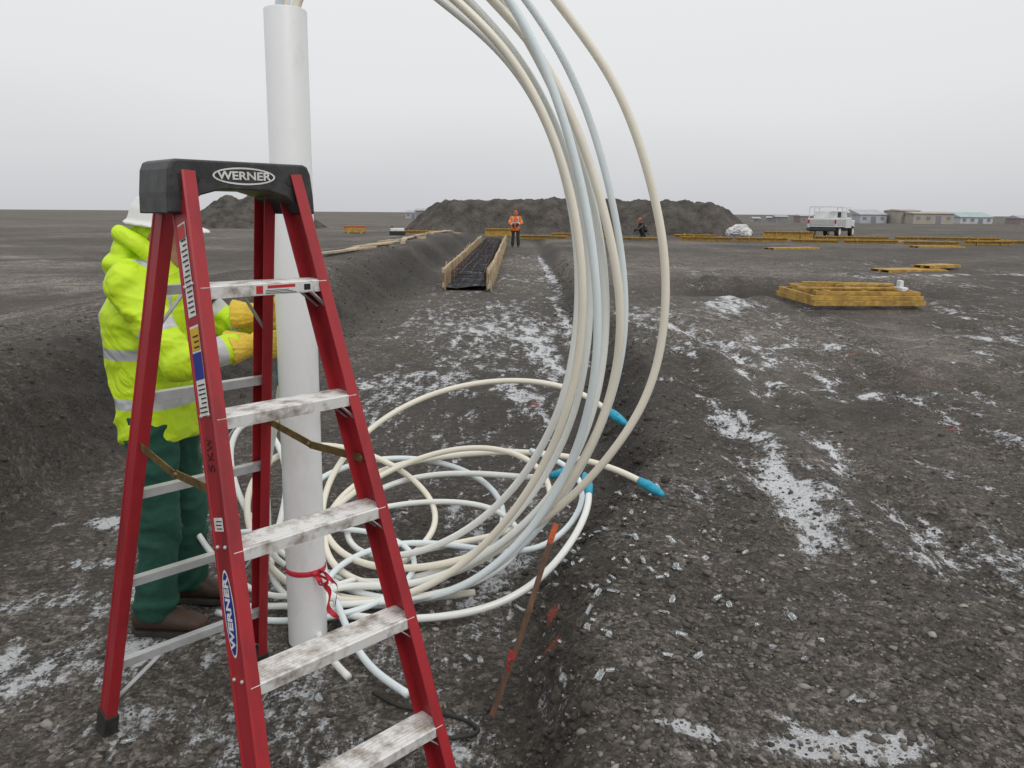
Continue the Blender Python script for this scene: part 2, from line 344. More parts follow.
bp2=nd('ShaderNodeBump',Strength=.9,Distance=.12); L.new(n1,bp2.inputs['Height']); L.new(bp2.outputs[0],bp.inputs['Normal'])
L.new(bp.outputs[0],b.inputs['Normal'])
me.materials.append(m)

# pebbles
def ico():
    bm=bmesh.new(); bmesh.ops.create_icosphere(bm,subdivisions=1,radius=1); v=np.array([x.co[:] for x in bm.verts]); f=np.array([[q.index for q in p.verts] for p in bm.faces]); bm.free(); return v,f
IV,IF=ico()
def scatter(name,px,py,size,flat,mat,sink=.3,lift=0):
    n=len(px); z=height(px,py)
    V=np.repeat(IV[None],n,0)+rng.normal(0,.18,(n,12,3)); sc=size[:,None]*np.stack([rng.uniform(.8,1.3,n),rng.uniform(.6,1.0,n),rng.uniform(flat,flat+.35,n)],-1)
    V=V*sc[:,None,:]; a=rng.uniform(0,6.28,n); c,s=np.cos(a)[:,None],np.sin(a)[:,None]
    X=V[:,:,0]*c-V[:,:,1]*s+px[:,None]; Y=V[:,:,0]*s+V[:,:,1]*c+py[:,None]; Z=V[:,:,2]+(z+size*flat*sink+lift)[:,None]
    co=np.stack([X,Y,Z],-1).reshape(-1,3); F=(IF[None]+(np.arange(n)*12)[:,None,None]).reshape(-1,3)
    me=bpy.data.meshes.new(name); me.vertices.add(len(co)); me.vertices.foreach_set('co',co.ravel()); me.loops.add(len(F)*3); me.loops.foreach_set('vertex_index',F.ravel())
    me.polygons.add(len(F)); me.polygons.foreach_set('loop_start',np.arange(len(F))*3); me.polygons.foreach_set('loop_total',np.full(len(F),3)); me.update(); me.validate()
    me.materials.append(mat); o=bpy.data.objects.new(name,me); COL.objects.link(o); return o
m,nt,b=nmat('pebble_stone'); N=nt.nodes; L=nt.links
g=N.new('ShaderNodeNewGeometry'); cr=N.new('ShaderNodeValToRGB'); e=cr.color_ramp.elements
e[0].color=(.035,.031,.027,1); e[1].color=(.34,.31,.28,1); e.new(.45).color=(.085,.074,.064,1); e.new(.8).color=(.16,.14,.12,1); e.new(.95).color=(.22,.205,.185,1)
L.new(g.outputs['Random Per Island'],cr.inputs[0]); L.new(cr.outputs[0],b.inputs['Base Color']); b.inputs['Roughness'].default_value=.75
M_peb=m
n=56000; py=1.5+ (rng.uniform(0,1,n)**1.7)*9; px=(rng.uniform(-.72,.72,n))*(py+.35)
dens=.30+.70*ss((px-XR(py)-.1)/.3)+.6*fbm(px*1.3,py*1.3,71,3)-.6*flatf(px,py); k=rng.uniform(0,1,n)<dens; px,py=px[k],py[k]
size=np.clip(rng.lognormal(-5.45,.58,len(px)),.0018,.020)
cx_=np.concatenate([rng.uniform(.3,2.6,220),rng.normal(1.9,.35,110)]); cy_=np.concatenate([rng.uniform(1.7,4.5,220),rng.normal(2.9,.3,110)])
px=np.concatenate([px,cx_]); py=np.concatenate([py,cy_]); size=np.concatenate([size,np.clip(rng.lognormal(-4.4,.35,330),.008,.024)])
o=scatter('pebbles',px,py,size,.4,M_peb); tag(o,'loose dark grey pebbles strewn over the ground','pebbles',kind='stuff')
n=4200; py=2.0+(rng.uniform(0,1,n)**1.4)*22; px=XR(py)+rng.normal(.20,.18,n)*np.interp(py,[2,20],[.8,1.6]); 
sel=rng.uniform(0,1,n)<.45; px[sel]=(XL(py)-rng.normal(.6,.5,n))[sel]
size=np.clip(rng.lognormal(-4.9,.6,n),.003,.034)
M_clod=pmat('dark_clods',(.085,.073,.062),(.030,.026,.022),30,.95,bump=.8,bdist=.01)
o=scatter('soil_clods',px,py,size,.6,M_clod); tag(o,'dark crumbly soil clods along the trench banks','soil',kind='stuff')
# ice shells
m,nt,b=nmat('clear_ice'); b.inputs['Base Color'].default_value=(.88,.92,.93,1); b.inputs['Roughness'].default_value=.12; b.inputs['Transmission Weight'].default_value=.85; b.inputs['IOR'].default_value=1.31
N=nt.nodes; tn=N.new('ShaderNodeTexNoise'); tn.inputs['Scale'].default_value=50; bp=N.new('ShaderNodeBump'); bp.inputs['Strength'].default_value=.7; bp.inputs['Distance'].default_value=.006
nt.links.new(tn.outputs['Fac'],bp.inputs['Height']); nt.links.new(bp.outputs[0],b.inputs['Normal']); M_ice=m
g=Geo()
def shell(g,c,R,L_,arc,th,M):
    n=6; rs=[]
    for q in(0,1):
        jit=[random.uniform(-.35,.35)*L_ for _ in range(n)]
        o_=[(( -1)**(q+1)*L_/2+jit[k]*.6,math.sin(-arc/2+arc*k/(n-1))*R,math.cos(-arc/2+arc*k/(n-1))*R) for k in range(n)]
        i_=[(( -1)**(q+1)*L_/2+jit[k]*.6,math.sin(-arc/2+arc*k/(n-1))*(R-th),math.cos(-arc/2+arc*k/(n-1))*(R-th)) for k in range(n)][::-1]
        rs.append([Vector(c)+M@Vector(p) for p in o_+i_])
    g.rings(rs)
for i in range(190):
    if i<125: x=random.gauss(.58,.27); y=random.gauss(2.95,.55)
    else: x=random.gauss(-.10,.45); y=random.gauss(3.4,.8)
    if y<1.9: continue
    M=(Matrix.Rotation(random.uniform(0,6.28),4,'Z')@Matrix.Rotation(random.uniform(-.4,.4),4,'Y')@Matrix.Rotation(random.choice([0,0,0,3.14])+random.uniform(-.4,.4),4,'X')).to_3x3()
    shell(g,(x,y,hz(x,y)+.002),.013,random.uniform(.010,.042),random.uniform(1.0,2.4),.006,M)
o=mkobj('ice_chips',g,M_ice); tag(o,'clear broken ice chips lying on the gravel','ice',kind='stuff')

# ---------------------------------------------------------------- gravel mounds
def mound(name,a,b_,hgt,label,seed,spread=1.1,var=.92,capk=.90):
    a=np.array(a,float); b_=np.array(b_,float); Ln=np.linalg.norm(b_-a); d=(b_-a)/Ln; nrm=np.array([-d[1],d[0]])
    r=random.Random(seed); piles=[]
    t=hgt*spread*.9
    while t<Ln-hgt*spread*.8:
        k=min(1,.84+.16*min(t-hgt*spread*.9,Ln-hgt*spread*.8-t)/1.2)
        piles.append((t,r.uniform(-.4,.4),hgt*r.uniform(var,1.05)*k)); t+=r.uniform(.4,.8)
    U=np.arange(-1,Ln+1,.12); W=np.arange(-hgt*2.2,hgt*2.2,.16); UU,WW=np.meshgrid(U,W); H=np.full(UU.shape,-1.0)
    for (t,w,h) in piles:
        dd=np.hypot(UU-t,WW-w); hh=h-np.sqrt(dd**2+.15)/spread+.35; H=np.maximum(H,hh)
    wx=a[0]+d[0]*UU+nrm[0]*WW; wy=a[1]+d[1]*UU+nrm[1]*WW
    H=np.where(H>hgt*capk,hgt*capk+(H-hgt*capk)*.2,H)
    H=H+fbm(wx*.9,wy*.9,seed,4)*.24+fbm(wx*3.2,wy*3.2,seed+3,3)*.16
    H=np.maximum(H,-.35); n0,n1=UU.shape; c=a+(b_-a)/2
    v=np.stack([wx-c[0],wy-c[1],H],-1).reshape(-1,3); ii=np.arange(n0*n1).reshape(n0,n1)
    f=np.stack([ii[:-1,:-1],ii[:-1,1:],ii[1:,1:],ii[1:,:-1]],-1).reshape(-1,4)
    g=Geo(); g.v=[tuple(p) for p in v.tolist()]; g.f=f.tolist()
    o=mkobj(name,g,M_mound,smooth=True); o.location=(c[0],c[1],hz(c[0],c[1])-.05); tag(o,label,'gravel mound'); return o
mound('gravel_mound',(-7.4,57.5),(15.6,53.0),2.40,'long steep dark gravel spoil mound beyond the trench',3)
mound('gravel_mound',(-27.0,66),(-16.0,69),2.9,'shorter dark gravel spoil mound on the open ground',8,1.5,.75,1.2)

# ---------------------------------------------------------------- white pipe
pa=Vector((-.782,2.82,-.03)); pb=Vector((-.76,2.85,2.268)); pd=(pb-pa).normalized()
pipe=empty('vertical_pipe',(-.782,2.82,0),0,'thick white plastic pipe standing upright, tied with red ribbon','pipe')
org=Vector((-.782,2.82,0))
def ringc(c,r,n=40):
    u=pd.orthogonal().normalized(); w=pd.cross(u); return [c-org+(u*math.cos(2*math.pi*k/n)+w*math.sin(2*math.pi*k/n))*r for k in range(n)]
g=Geo(); L0=(pb-pa).length; rs=[ringc(pa,.073),ringc(pa+pd*(L0*.5),.0715),ringc(pb,.070),ringc(pb+pd*.003,.068),ringc(pb,.064),ringc(pb-pd*.5,.064)]
g.rings(rs); mkobj('pipe_body',g,M_pipe,pipe,smooth=True).data.set_sharp_from_angle(angle=rad(40))
g=Geo(); pr=pa+pd*.33
rs=[]
for dz_,rr in((-.011,.0745),(-.004,.077),(.004,.077),(.010,.0745)): rs.append(ringc(pr+pd*dz_,rr))
g.rings(rs,cap=False)
def strip(g,pts,w,up):
    pts=catmull(pts,6); up=Vector(up)
    v=[]; f=[]
    for i,p in enumerate(pts):
        tw=up+Vector((0,.6*math.sin(i*.7),.3*math.cos(i*.5))); tw.normalize(); v+= [p-org-tw*w/2,p-org+tw*w/2]
    for i in range(len(pts)-1): f.append([2*i,2*i+1,2*i+3,2*i+2])
    g.add(v,f)
kx,ky,kz=pr.x+.05,pr.y-.06,pr.z
strip(g,[(kx,ky,kz),(kx+.03,ky-.02,kz+.018),(kx+.06,ky-.02,kz-.01),(kx+.08,ky,kz-.05),(kx+.07,ky,kz-.13)],.020,(0,0,1))
strip(g,[(kx,ky,kz),(kx+.03,ky-.03,kz-.02),(kx+.055,ky-.01,kz-.07),(kx+.05,ky-.02,kz-.13),(kx+.085,ky-.02,kz-.17)],.020,(.6,0,.6))
strip(g,[(kx,ky,kz),(kx+.025,ky-.02,kz-.035),(kx+.055,ky-.02,kz-.02),(kx+.02,ky-.03,kz+.01)],.018,(0,0,1))
g.blob((kx-org.x,ky-org.y,kz-org.z),(.013,.013,.013))
mkobj('ribbon',g,M_ribbon,pipe,smooth=True)

# ---------------------------------------------------------------- tubes
TT={
'1':"-73,285,242 -57,288,264 -28,292,267 -2,296,252 16,300,232 35,300,210 47,300,183 56,300,152 58,300,125 54,300,96 42,300,74 24,305,49 -2,310,27 -34,315,14 -66,325,10 -89,350,14 -95,390,27 -79,430,46 -41,450,63 5,450,69 35,430,67 47,415,62 59,410,54",
'2':"-73,283,240 -60,285,256 -38,290,258 -20,293,245 -8,295,233 6,295,220 19,295,199 29,295,175 36,295,151 41,295,125 39,300,96 31,300,72 16,305,45 -7,310,23 -34,315,8 -60,315,5 -82,330,9 -90,360,20 -74,400,29 -39,415,33 5,410,38 40,390,39 59,375,36 71,365,31",
'3':"-71,287,240 -55,290,250 -39,293,243 -26,295,233 -7,297,220 8,300,202 18,300,179 24,300,152 25,300,123 21,300,94 11,305,68 -5,310,44 -28,320,23 -56,330,11 -78,350,9 -81,380,18 -58,400,25 -27,400,29 4,390,30 17,385,31 30,380,37",
'4':"-73,280,242 -53,282,261 -24,285,255 -1,290,232 12,290,208 22,290,180 29,290,149 32,290,117 29,295,85 19,300,55 2,300,30 -21,300,11 -46,305,4 -71,315,4 -93,330,11 -108,360,23 -95,400,30 -61,420,32 -22,410,27 -3,390,17 -5,360,8 -27,330,4 -57,320,4",
'5':"-72,290,242 -57,295,258 -34,300,250 -16,305,235 2,305,217 16,305,193 25,305,167 30,305,137 29,305,106 23,310,75 8,310,47 -17,315,18 -48,320,5 -78,325,4 -108,335,13 -131,360,33 -140,380,51 -132,390,62 -114,380,51 -102,350,31 -107,320,11 -92,305,4 -73,295,4",
'6':"-71,284,233 -60,284,242 -37,283,243 -20,285,231 -2,285,215 11,285,194 20,285,170 25,285,142 25,285,114 19,290,82 4,295,51 -18,300,23 -45,300,7 -72,303,5 -95,310,9 -115,330,20 -126,360,38 -107,390,49 -69,400,38 -42,390,22 -34,360,13 -49,330,9",
'7':"-72,290,245 -48,295,268 -19,300,259 6,310,235 22,310,211 33,310,183 41,310,152 45,310,119 40,310,89 30,315,61 14,315,34 -9,310,14 -38,305,4 -61,300,4 -78,305,7 -78,320,11 -56,345,14 -23,340,14 4,330,14 22,340,17 36,360,29 32,380,38 10,400,41",
'8':"-78,285,242 -54,290,266 -25,295,261 -5,300,236 10,300,213 23,300,186 32,300,156 36,300,123 33,300,92 24,300,65 8,305,40 -17,310,18 -46,310,7 -71,312,9 -84,300,7 -67,293,4 -44,290,4 -20,292,5 4,300,9 24,320,20 37,345,34 35,360,40",
'9':"-78,305,28 -73,297,8 -76,285,5 -65,262,4 -56,250,4",
'10':"-70,295,10 -62,280,4 -49,255,4 -34,240,4",
'11':"-147,310,55 -134,310,40 -125,305,29 -112,300,16 -94,300,7 -66,318,8",
'12':"-85.5,294.5,136 -85.5,294.5,124 -85.8,294.5,112 -87,295,98 -92,298,78 -100,305,50 -104,315,25 -96,325,8 -80,330,5",
'13':"-60,330,10 -30,345,12 -2,350,16 20,358,26 12,385,40 -20,398,44 -60,392,34 -88,365,20 -96,335,8 -80,312,4 -50,306,3.5 -15,312,5",
'15':"-110,300,4 -70,298,6 -40,300,8 -10,310,12 6,335,18 -8,368,22 -48,380,20 -88,368,14 -108,335,10 -98,300,24 -94,292,50 -98,300,75",
'16':"-118,295,4 -96,288,4 -70,290,5 -50,300,8 -40,325,12 -58,352,14 -92,355,16 -116,335,22 -122,305,34 -112,290,48",
}
spec={'1':(M_tubeA,.0158,1),'2':(M_tubeA,.0162,1),'3':(M_tubeB,.0150,1),'4':(M_tubeC,.0155,0),'5':(M_tubeB,.0140,0),'6':(M_tubeA,.0150,0),'7':(M_tubeC,.0135,0),'8':(M_tubeB,.0155,1),
 '9':(M_tubeB,.013,0),'10':(M_tubeC,.014,0),'11':(M_tubeB,.012,2),'12':(M_tubeB,.013,3),'13':(M_tubeA,.0145,0),'15':(M_tubeB,.0140,0),'16':(M_tubeC,.0130,0)}
lab={M_tubeA:'cream plastic tube looping down from the pipe to a coil',M_tubeB:'white plastic tube looping down from the pipe to a coil',M_tubeC:'bluish white plastic tube looping from the pipe to a coil'}
lab2={'9':'short white plastic tube end lying at the pipe base','10':'short white plastic tube end lying at the pipe base','11':'thin white plastic tube with blue taped end','12':'thin white plastic tube with blue tape held in gloves','13':'cream plastic tube loop lying in the coil','15':'white plastic tube loop with one end sticking up','16':'bluish white plastic tube loop around the pipe base'}
for j,(k,s) in enumerate(TT.items()):
    pts=[Vector([float(c)/100 for c in t.split(',')]) for t in s.split()]
    mt,r,tp=spec[k]
    if j<8:
        a=2*math.pi*j/7; rr=.043 if j else 0
        cx,cy=-.76+rr*math.cos(a),2.85+rr*math.sin(a)
        if k=='6': cx,cy=-.730,2.825
        pts=[Vector((cx-.004,cy,2.0)),Vector((cx,cy,2.24))]+pts
    pts=catmull(pts,9); 
    A0=[p.copy() for p in pts[:16]]
    pts=smoothpts(pts,34 if j<8 else 14)
    if k=='6': pts[:12]=[A0[i].lerp(pts[i],i/12) for i in range(12)]
    for p in pts: p.z=max(p.z,hz(p.x,p.y)+r+.003)
    pts=smoothpts(pts,4)
    # even resampling gives clean smooth walls
    acc=[0.0]
    for p0,p1 in zip(pts[:-1],pts[1:]): acc.append(acc[-1]+(p1-p0).length)
    A=np.array([p[:] for p in pts]); S=np.linspace(0,acc[-1],int(acc[-1]/.03)+2)
    pts=[Vector((np.interp(q,acc,A[:,0]),np.interp(q,acc,A[:,1]),np.interp(q,acc,A[:,2]))) for q in S]
    pts=smoothpts(pts,3)
    o0=Vector((pts[-1].x,pts[-1].y,0))
    em=empty('plastic_tube',o0,0,lab2.get(k) or lab[mt],'tube','white tubes from the pipe')
    g=Geo(); g.sweep([p-o0 for p in pts],r,20); mkobj('tube_wall',g,mt,em,smooth=True)
    if tp:
        if tp==1: ss_=pts[::-1][:5]
        elif tp==2: ss_=pts[:6]
        else: ss_=pts[9:14]
        rr=[r*1.2]+[r*(1.5+.15*math.sin(i*2.1)) for i in range(len(ss_)-2)]+[r*1.15]
        t=(ss_[0]-ss_[1]).normalized()
        if tp==1: ss_=[ss_[0]+t*.03,ss_[0]+t*.008]+ss_; rr=[r*.5,r*1.1]+rr
        g=Geo(); g.sweep([p-o0 for p in ss_],rr,12); mkobj('tape_wrap',g,M_tape,em,smooth=True)
g=Geo(); pts=catmull([Vector((-.47,2.46,.02)),Vector((-.38,2.40,.03)),Vector((-.28,2.36,.03)),Vector((-.14,2.31,.03)),Vector((-.10,2.25,.03)),Vector((-.22,2.22,.03)),Vector((-.36,2.27,.03)),Vector((-.45,2.2,.03))],8)
for p in pts: p.z=hz(p.x,p.y)+.012
g.sweep(pts,.007,8); o=mkobj('black_cable',g,M_rubber,smooth=True); tag(o,'thin black cable lying loose on the trench floor','cable')

# ---------------------------------------------------------------- stake
st=empty('survey_stake',(-.06,2.36,0),0,'weathered wooden survey lath leaning, orange tip and red flagging','stake')
o0=Vector((-.06,2.36,0)); a=Vector((-.065,2.35,-.02)); b_=Vector((.150,2.50,.61))
g=Geo(); md=a+(b_-a)*.90; kk=a+(b_-a)*.45+Vector((.008,0,0)); g.beam(a-o0,kk-o0,.018,.008,(0,1,0)); g.beam(kk-o0-(md-kk)*.01,md-o0,.017,.0085,(0,1,0)); mkobj('lath',g,M_lath,st)
g=Geo(); g.beam(md-o0,b_-o0,.019,.009,(0,1,0)); mkobj('painted_tip',g,M_orange,st,bevel=.001)
g=Geo(); c=a+(b_-a)*.33-o0; org=Vector((0,0,0))
g.beam(c-Vector((.004,.003,.012)),c+Vector((.004,.003,.012)),.023,.013,(0,1,0))
strip(g,[c,c+Vector((-.010,-.015,-.01)),c+Vector((-.014,-.015,-.03)),c+Vector((-.008,-.02,-.045))],.010,(1,0,.3))
mkobj('ribbon',g,M_ribbon2,st)

# ---------------------------------------------------------------- ladder
LAD=empty('step_ladder',(-.711,2.056,0.0),rad(45.6),'red fibreglass stepladder with worn aluminium steps, standing open','ladder')
TOPZ=1.735
FT,FB=Vector((.153,-.048,1.70)),Vector((.280,-.53,.02)); RT,RB=Vector((.142,.050,1.70)),Vector((.275,.53,.02))
def rail_frame(T,B,sg):
    T=Vector((T.x*sg,T.y,T.z)); B=Vector((B.x*sg,B.y,B.z)); d=(B-T).normalized(); s=Vector((sg,0,0)); s=(s-d*s.dot(d)).normalized(); f=d.cross(s).normalized()
    if f.y>0: f=-f
    return T,B,d,s,f
def rail(T,B,sg,W,name):
    T,B,d,s,f=rail_frame(T,B,sg); fl=.030; t=.004
    w2=W/2
    prof=[(.0022,-w2+.002),(.0022,-w2+.009),(0,-w2+.011),(0,w2-.011),(.0022,w2-.009),(.0022,w2-.002),(-.003,w2),(-fl,w2),(-fl,w2-t),(-t,w2-t),(-t,-w2+t),(-fl,-w2+t),(-fl,-w2),(-.003,-w2)]
    g=Geo(); g.rings([[p+s*a+f*b for a,b in prof] for p in (T,B)]); return mkobj(name,g,M_red,LAD,bevel=.0006)
rails={}
for sg in(-1,1):
    rails[sg]=rail(FT,FB,sg,.084,'front_rail'); rail(RT,RB,sg,.058,'rear_rail')
for sg in(-1,1):
    for (T,B,W) in((FT,FB,.090),(RT,RB,.066)):
        T_,B_,d,s,f=rail_frame(T,B,sg); g=Geo()
        c0=B_-d*.07; c1=B_+d*.015
        R0=[(.006,-W/2),(.006,W/2),(-.036,W/2),(-.036,-W/2)]
        g.rings([[c0+s*a+f*b for a,b in R0],[c1-d*.03+s*a+f*b for a,b in R0],[Vector(((c1+s*a*1.4+f*b*1.15).x,(c1+s*a*1.4+f*b*1.15).y,-.005)) for a,b in R0]])
        mkobj('foot',g,M_rubber,LAD,bevel=.003)
g=Geo(); prof=[(-.192,1.612),(-.190,1.66),(-.184,1.712),(-.176,1.730),(-.164,TOPZ),(.164,TOPZ),(.176,1.730),(.184,1.712),(.190,1.66),(.192,1.612),(.148,1.612),(.136,1.634),(.112,1.654),(.060,1.668),(-.060,1.668),(-.112,1.654),(-.136,1.634),(-.148,1.612)]
ring=lambda y,k:[Vector((a*k,y,1.69+(z-1.69)*(1 if k==1 else .95))) for a,z in prof]
g.rings([ring(-.084,.985),ring(-.078,1),ring(.078,1),ring(.084,.985)])
cap=mkobj('top_cap',g,M_black,LAD,bevel=.003)
for x in(-.124,.124):
    g=Geo(); g.rings([[Vector((x+.012*math.cos(t*math.pi/8),y_,1.69+.009*math.sin(t*math.pi/8))) for t in range(16)] for y_ in (-.0855,-.083)]); mkobj('cap_screw',g,M_rubber,cap)
for x in (-.160,-.152,.156):
    g=Geo(); g.box((.004,.003,.055),(x,-.085,1.675)); mkobj('cap_rib',g,M_rubber,cap)
def ellip(g,c,tx,ty,a,b,a2=0,b2=0,n=48):
    c,tx,ty=Vector(c),Vector(tx),Vector(ty)
    if a2:
        v=[c+tx*(a*math.cos(2*math.pi*k/n))+ty*(b*math.sin(2*math.pi*k/n)) for k in range(n)]+[c+tx*(a2*math.cos(2*math.pi*k/n))+ty*(b2*math.sin(2*math.pi*k/n)) for k in range(n)]
        g.add(v,[[k,(k+1)%n,n+(k+1)%n,n+k] for k in range(n)])
    else: g.add([c+tx*(a*math.cos(2*math.pi*k/n))+ty*(b*math.sin(2*math.pi*k/n)) for k in range(n)],[list(range(n))])
X=Vector((1,0,0)); Z=Vector((0,0,1))
g=Geo(); ellip(g,(0,-.0855,1.7010),X,Z,.081,.0205,.076,.0165); mkobj('logo_ring',g,M_white,cap)
g=text_geo('WERNER',.0265,frame(Vector((0,-.0858,1.7010)),X,Z,Vector((0,-1,0))),1.28,.0007); mkobj('logo_lettering',g,M_white,cap)
T_,B_,d,s,f=rail_frame(FT,FB,-1); u=-d; ty=s.cross(u).normalized()
def rp(z,acr=0,out=.0012):
    t=(T_.z-z)/(-d.z); return T_+d*t+ty*acr+s*out
def patch(z0,z1,w,mat,acr=0,out=.0012,name='sticker',par=None):
    g=Geo(); a,b=rp(z0,acr,out),rp(z1,acr,out); g.add([a-ty*w/2,b-ty*w/2,b+ty*w/2,a+ty*w/2],[[0,1,2,3]]); return mkobj(name,g,mat,par or rails[-1])
def bars(z0,n,step,w,mat,seed):
    g=Geo(); r=random.Random(seed)
    for i in range(n):
        a=rp(z0+i*step,0,.0024); L_=w*r.uniform(.65,1); g.add([a-ty*w/2-u*step*.15,a-ty*(w/2-L_)-u*step*.15,a-ty*(w/2-L_)+u*step*.15,a-ty*w/2+u*step*.15],[[0,1,2,3]])
    mkobj('sticker_print',g,mat,rails[-1])
patch(1.38,1.59,.042,M_white); bars(1.39,16,.0115,.034,M_ink,1); patch(1.555,1.585,.038,M_redp,0,.0030)
patch(1.16,1.36,.048,M_white); patch(1.305,1.355,.046,M_yel,0,.0018); patch(1.240,1.300,.046,M_blue,0,.0018); bars(1.168,7,.010,.040,M_ink,2); bars(1.312,3,.012,.038,M_ink,4)
patch(.905,.935,.046,M_white); bars(.911,3,.008,.036,M_ink,3)
letters=[(-.036,[[(.012,.015),(.004,.020),(-.006,.017),(-.008,.009),(0,.002),(.008,-.006),(.006,-.016),(-.004,-.020),(-.012,-.015)]]),
 (-.002,[[(-.008,.020),(-.007,-.020)],[(.011,.019),(-.006,.001),(.012,-.020)]]),
 (.036,[[(-.017,.019),(-.009,-.019),(.0,.012),(.009,-.020),(.017,.021)]])]
for of,sk_ in letters:
    g=Geo()
    for st_ in sk_:
        P=[rp(1.070,0,.0012)+u*(of+q[0])*.75+ty*q[1]*.72 for q in st_]
        if len(P)>6: P=catmull(P,3)
        for p0,p1 in zip(P[:-1],P[1:]): g.beam(p0,p1,.0022,.0010,s)
    mkobj('handwriting',g,M_ink2,rails[-1])
g=Geo(); ellip(g,rp(.725,0,.0012),u,ty,.100,.027); mkobj('logo_sticker',g,M_white,rails[-1])
g=Geo(); ellip(g,rp(.725,0,.0018),u,ty,.094,.0225); mkobj('logo_sticker',g,M_blue,rails[-1])
g=text_geo('WERNER',.033,frame(rp(.725,0,.0024),u,ty,s),1.22,.001); mkobj('logo_lettering',g,M_white,rails[-1])
for sg in(-1,1):
    T2,B2,d2,s2,f2=rail_frame(FT,FB,sg)
    for i in range(1,6):
        t=(T2.z-.29*i)/(-d2.z)
        for q in(-.02,.02):
            g=Geo(); c=T2+d2*t+f2*q; g.blob(c+s2*.001,(.005,.005,.005),8); mkobj('rivet',g,M_aluc,rails[sg],smooth=True)
def interp(T,B,z): t=(T.z-z)/(T.z-B.z); return T+(B-T)*t
for i in range(1,6):
    z=.29*i; p=interp(FT,FB,z); hx=p.x-.006; y0=p.y
    top=[]
    nG=7
    for k in range(nG):
        yy=y0-.040+.078*k/nG; w=.078/nG; top+=[(yy+.001,z),(yy+w*.55,z),(yy+w*.62,z-.0015),(yy+w*.95,z-.0015)]
    prof=[(y0-.043,z-.030),(y0-.045,z-.003),(y0-.042,z)]+top+[(y0+.041,z),(y0+.042,z-.02),(y0+.039,z-.02),(y0+.038,z-.004),(y0-.040,z-.004),(y0-.040,z-.030)]
    g=Geo(); g.rings([[Vector((xx,a,b)) for a,b in prof] for xx in(-hx,hx)])
    stp=mkobj('step',g,M_alu,LAD)
    for sg in(-1,1):
        g=Geo(); g.beam((sg*(hx-.065),y0-.030,z-.006),(sg*(hx+.006),y0-.040,z-.075),.003,.018,(0,1,0)); mkobj('step_brace',g,M_aluc,stp)
        g=Geo(); g.beam((sg*(hx-.065),y0+.030,z-.006),(sg*(hx+.006),y0+.015,z-.075),.003,.016,(0,1,0)); mkobj('step_brace',g,M_aluc,stp)
    if i==5:
        yq=lambda zz,o:y0-.045+(.002)*((z-.003-zz)/.027)-o
        def sq(x0,x1,z0,z1,o,mt,nm):
            g=Geo(); g.add([Vector((a,yq(b,o),b)) for a,b in((x0,z0),(x1,z0),(x1,z1),(x0,z1))],[[0,1,2,3]]); mkobj(nm,g,mt,stp)
        sq(-.035,.125,z-.0275,z-.0045,.0010,M_white,'sticker'); sq(.0,.075,z-.0140,z-.0065,.0016,M_redp,'sticker'); sq(-.030,-.012,z-.0255,z-.0065,.0016,M_redp,'sticker'); sq(.100,.118,z-.0235,z-.0085,.0016,M_ink,'sticker')
        for q in range(3): sq(-.005,.078-.01*q,z-.0265+q*.0035,z-.0250+q*.0035,.0016,M_ink,'sticker_print')
for i in range(1,6):
    z=.29*i-.03; p=interp(RT,RB,z); hx=p.x-.005
    g=Geo(); prof=[(p.y-.018,z-.012),(p.y-.018,z+.012),(p.y+.010,z+.012),(p.y+.010,z+.010),(p.y-.016,z+.010),(p.y-.016,z-.012)]
    g.rings([[Vector((xx,a,b)) for a,b in prof] for xx in(-hx,hx)]); mkobj('rear_brace',g,M_aluc,LAD)
for i in (1,5):
    z=.29*i-.03; p=interp(RT,RB,z); p2=interp(RT,RB,z-.16 if i==1 else z-.14)
    for sg in(-1,1):
        g=Geo(); g.beam((sg*.07,p.y,z),(sg*(p2.x-.006),p2.y,p2.z),.003,.018,(0,1,0)); mkobj('rear_stiffener',g,M_aluc,LAD)
for sg in(-1,1):
    a=interp(FT,FB,.98); b2=interp(RT,RB,1.00); A=Vector((sg*(a.x-.012),a.y,.985)); B2=Vector((sg*(b2.x-.012),b2.y,1.0)); mid=(A+B2)/2+Vector((0,0,-.022))
    g=Geo(); g.beam(A,mid,.003,.022); g.beam(mid+Vector((sg*.004,0,0)),B2+Vector((sg*.004,0,0)),.003,.022)
    for c in(A,mid,B2): g.blob(c,(.008,.008,.008),8)
    mkobj('spreader',g,M_zinc,LAD)

# ---------------------------------------------------------------- people
def hand(g,w,d,n,s,sc=1.12,ang=(32,100,160)):
    w,d,n,s=Vector(w),Vector(d).normalized(),Vector(n).normalized(),Vector(s).normalized(); N_=14
    rs=[]
    for t,a,b in((-.075,.048,.046),(-.055,.044,.042),(-.02,.037,.033),(.0,.033,.026),(.03,.040,.020),(.06,.044,.019),(.088,.042,.016),(.094,.034,.010)):
        c=w+d*t*sc; rs.append([c+s*(a*sc*math.cos(2*math.pi*k/N_))+n*(b*sc*math.sin(2*math.pi*k/N_)) for k in range(N_)])
    g.rings(rs)
    for off,k in((.034,.94),(.0115,1.05),(-.0115,1.0),(-.034,.80)):
        p=w+d*.082*sc+s*off*sc; P=[p-d*.015,p]
        for L_,a in zip((.044,.028,.021),ang):
            a=rad(a); p=p+(d*math.cos(a)+n*math.sin(a))*L_*k*sc; P.append(p)
        g.sweep(P,[.0110*sc,.0110*sc,.0103*sc,.0095*sc,.0083*sc],10,True)
    p=w+d*.028*sc+s*.028*sc; P=[p-d*.01]
    for v,L_ in(((d*.45+s*.55+n*.7),.040),((d*.75+s*.05+n*.75),.034),((d*.35-s*.25+n*.9),.024)): p=p+v.normalized()*L_*sc; P.append(p)
    g.sweep(P,[.014*sc,.0135*sc,.012*sc,.010*sc],10,True)
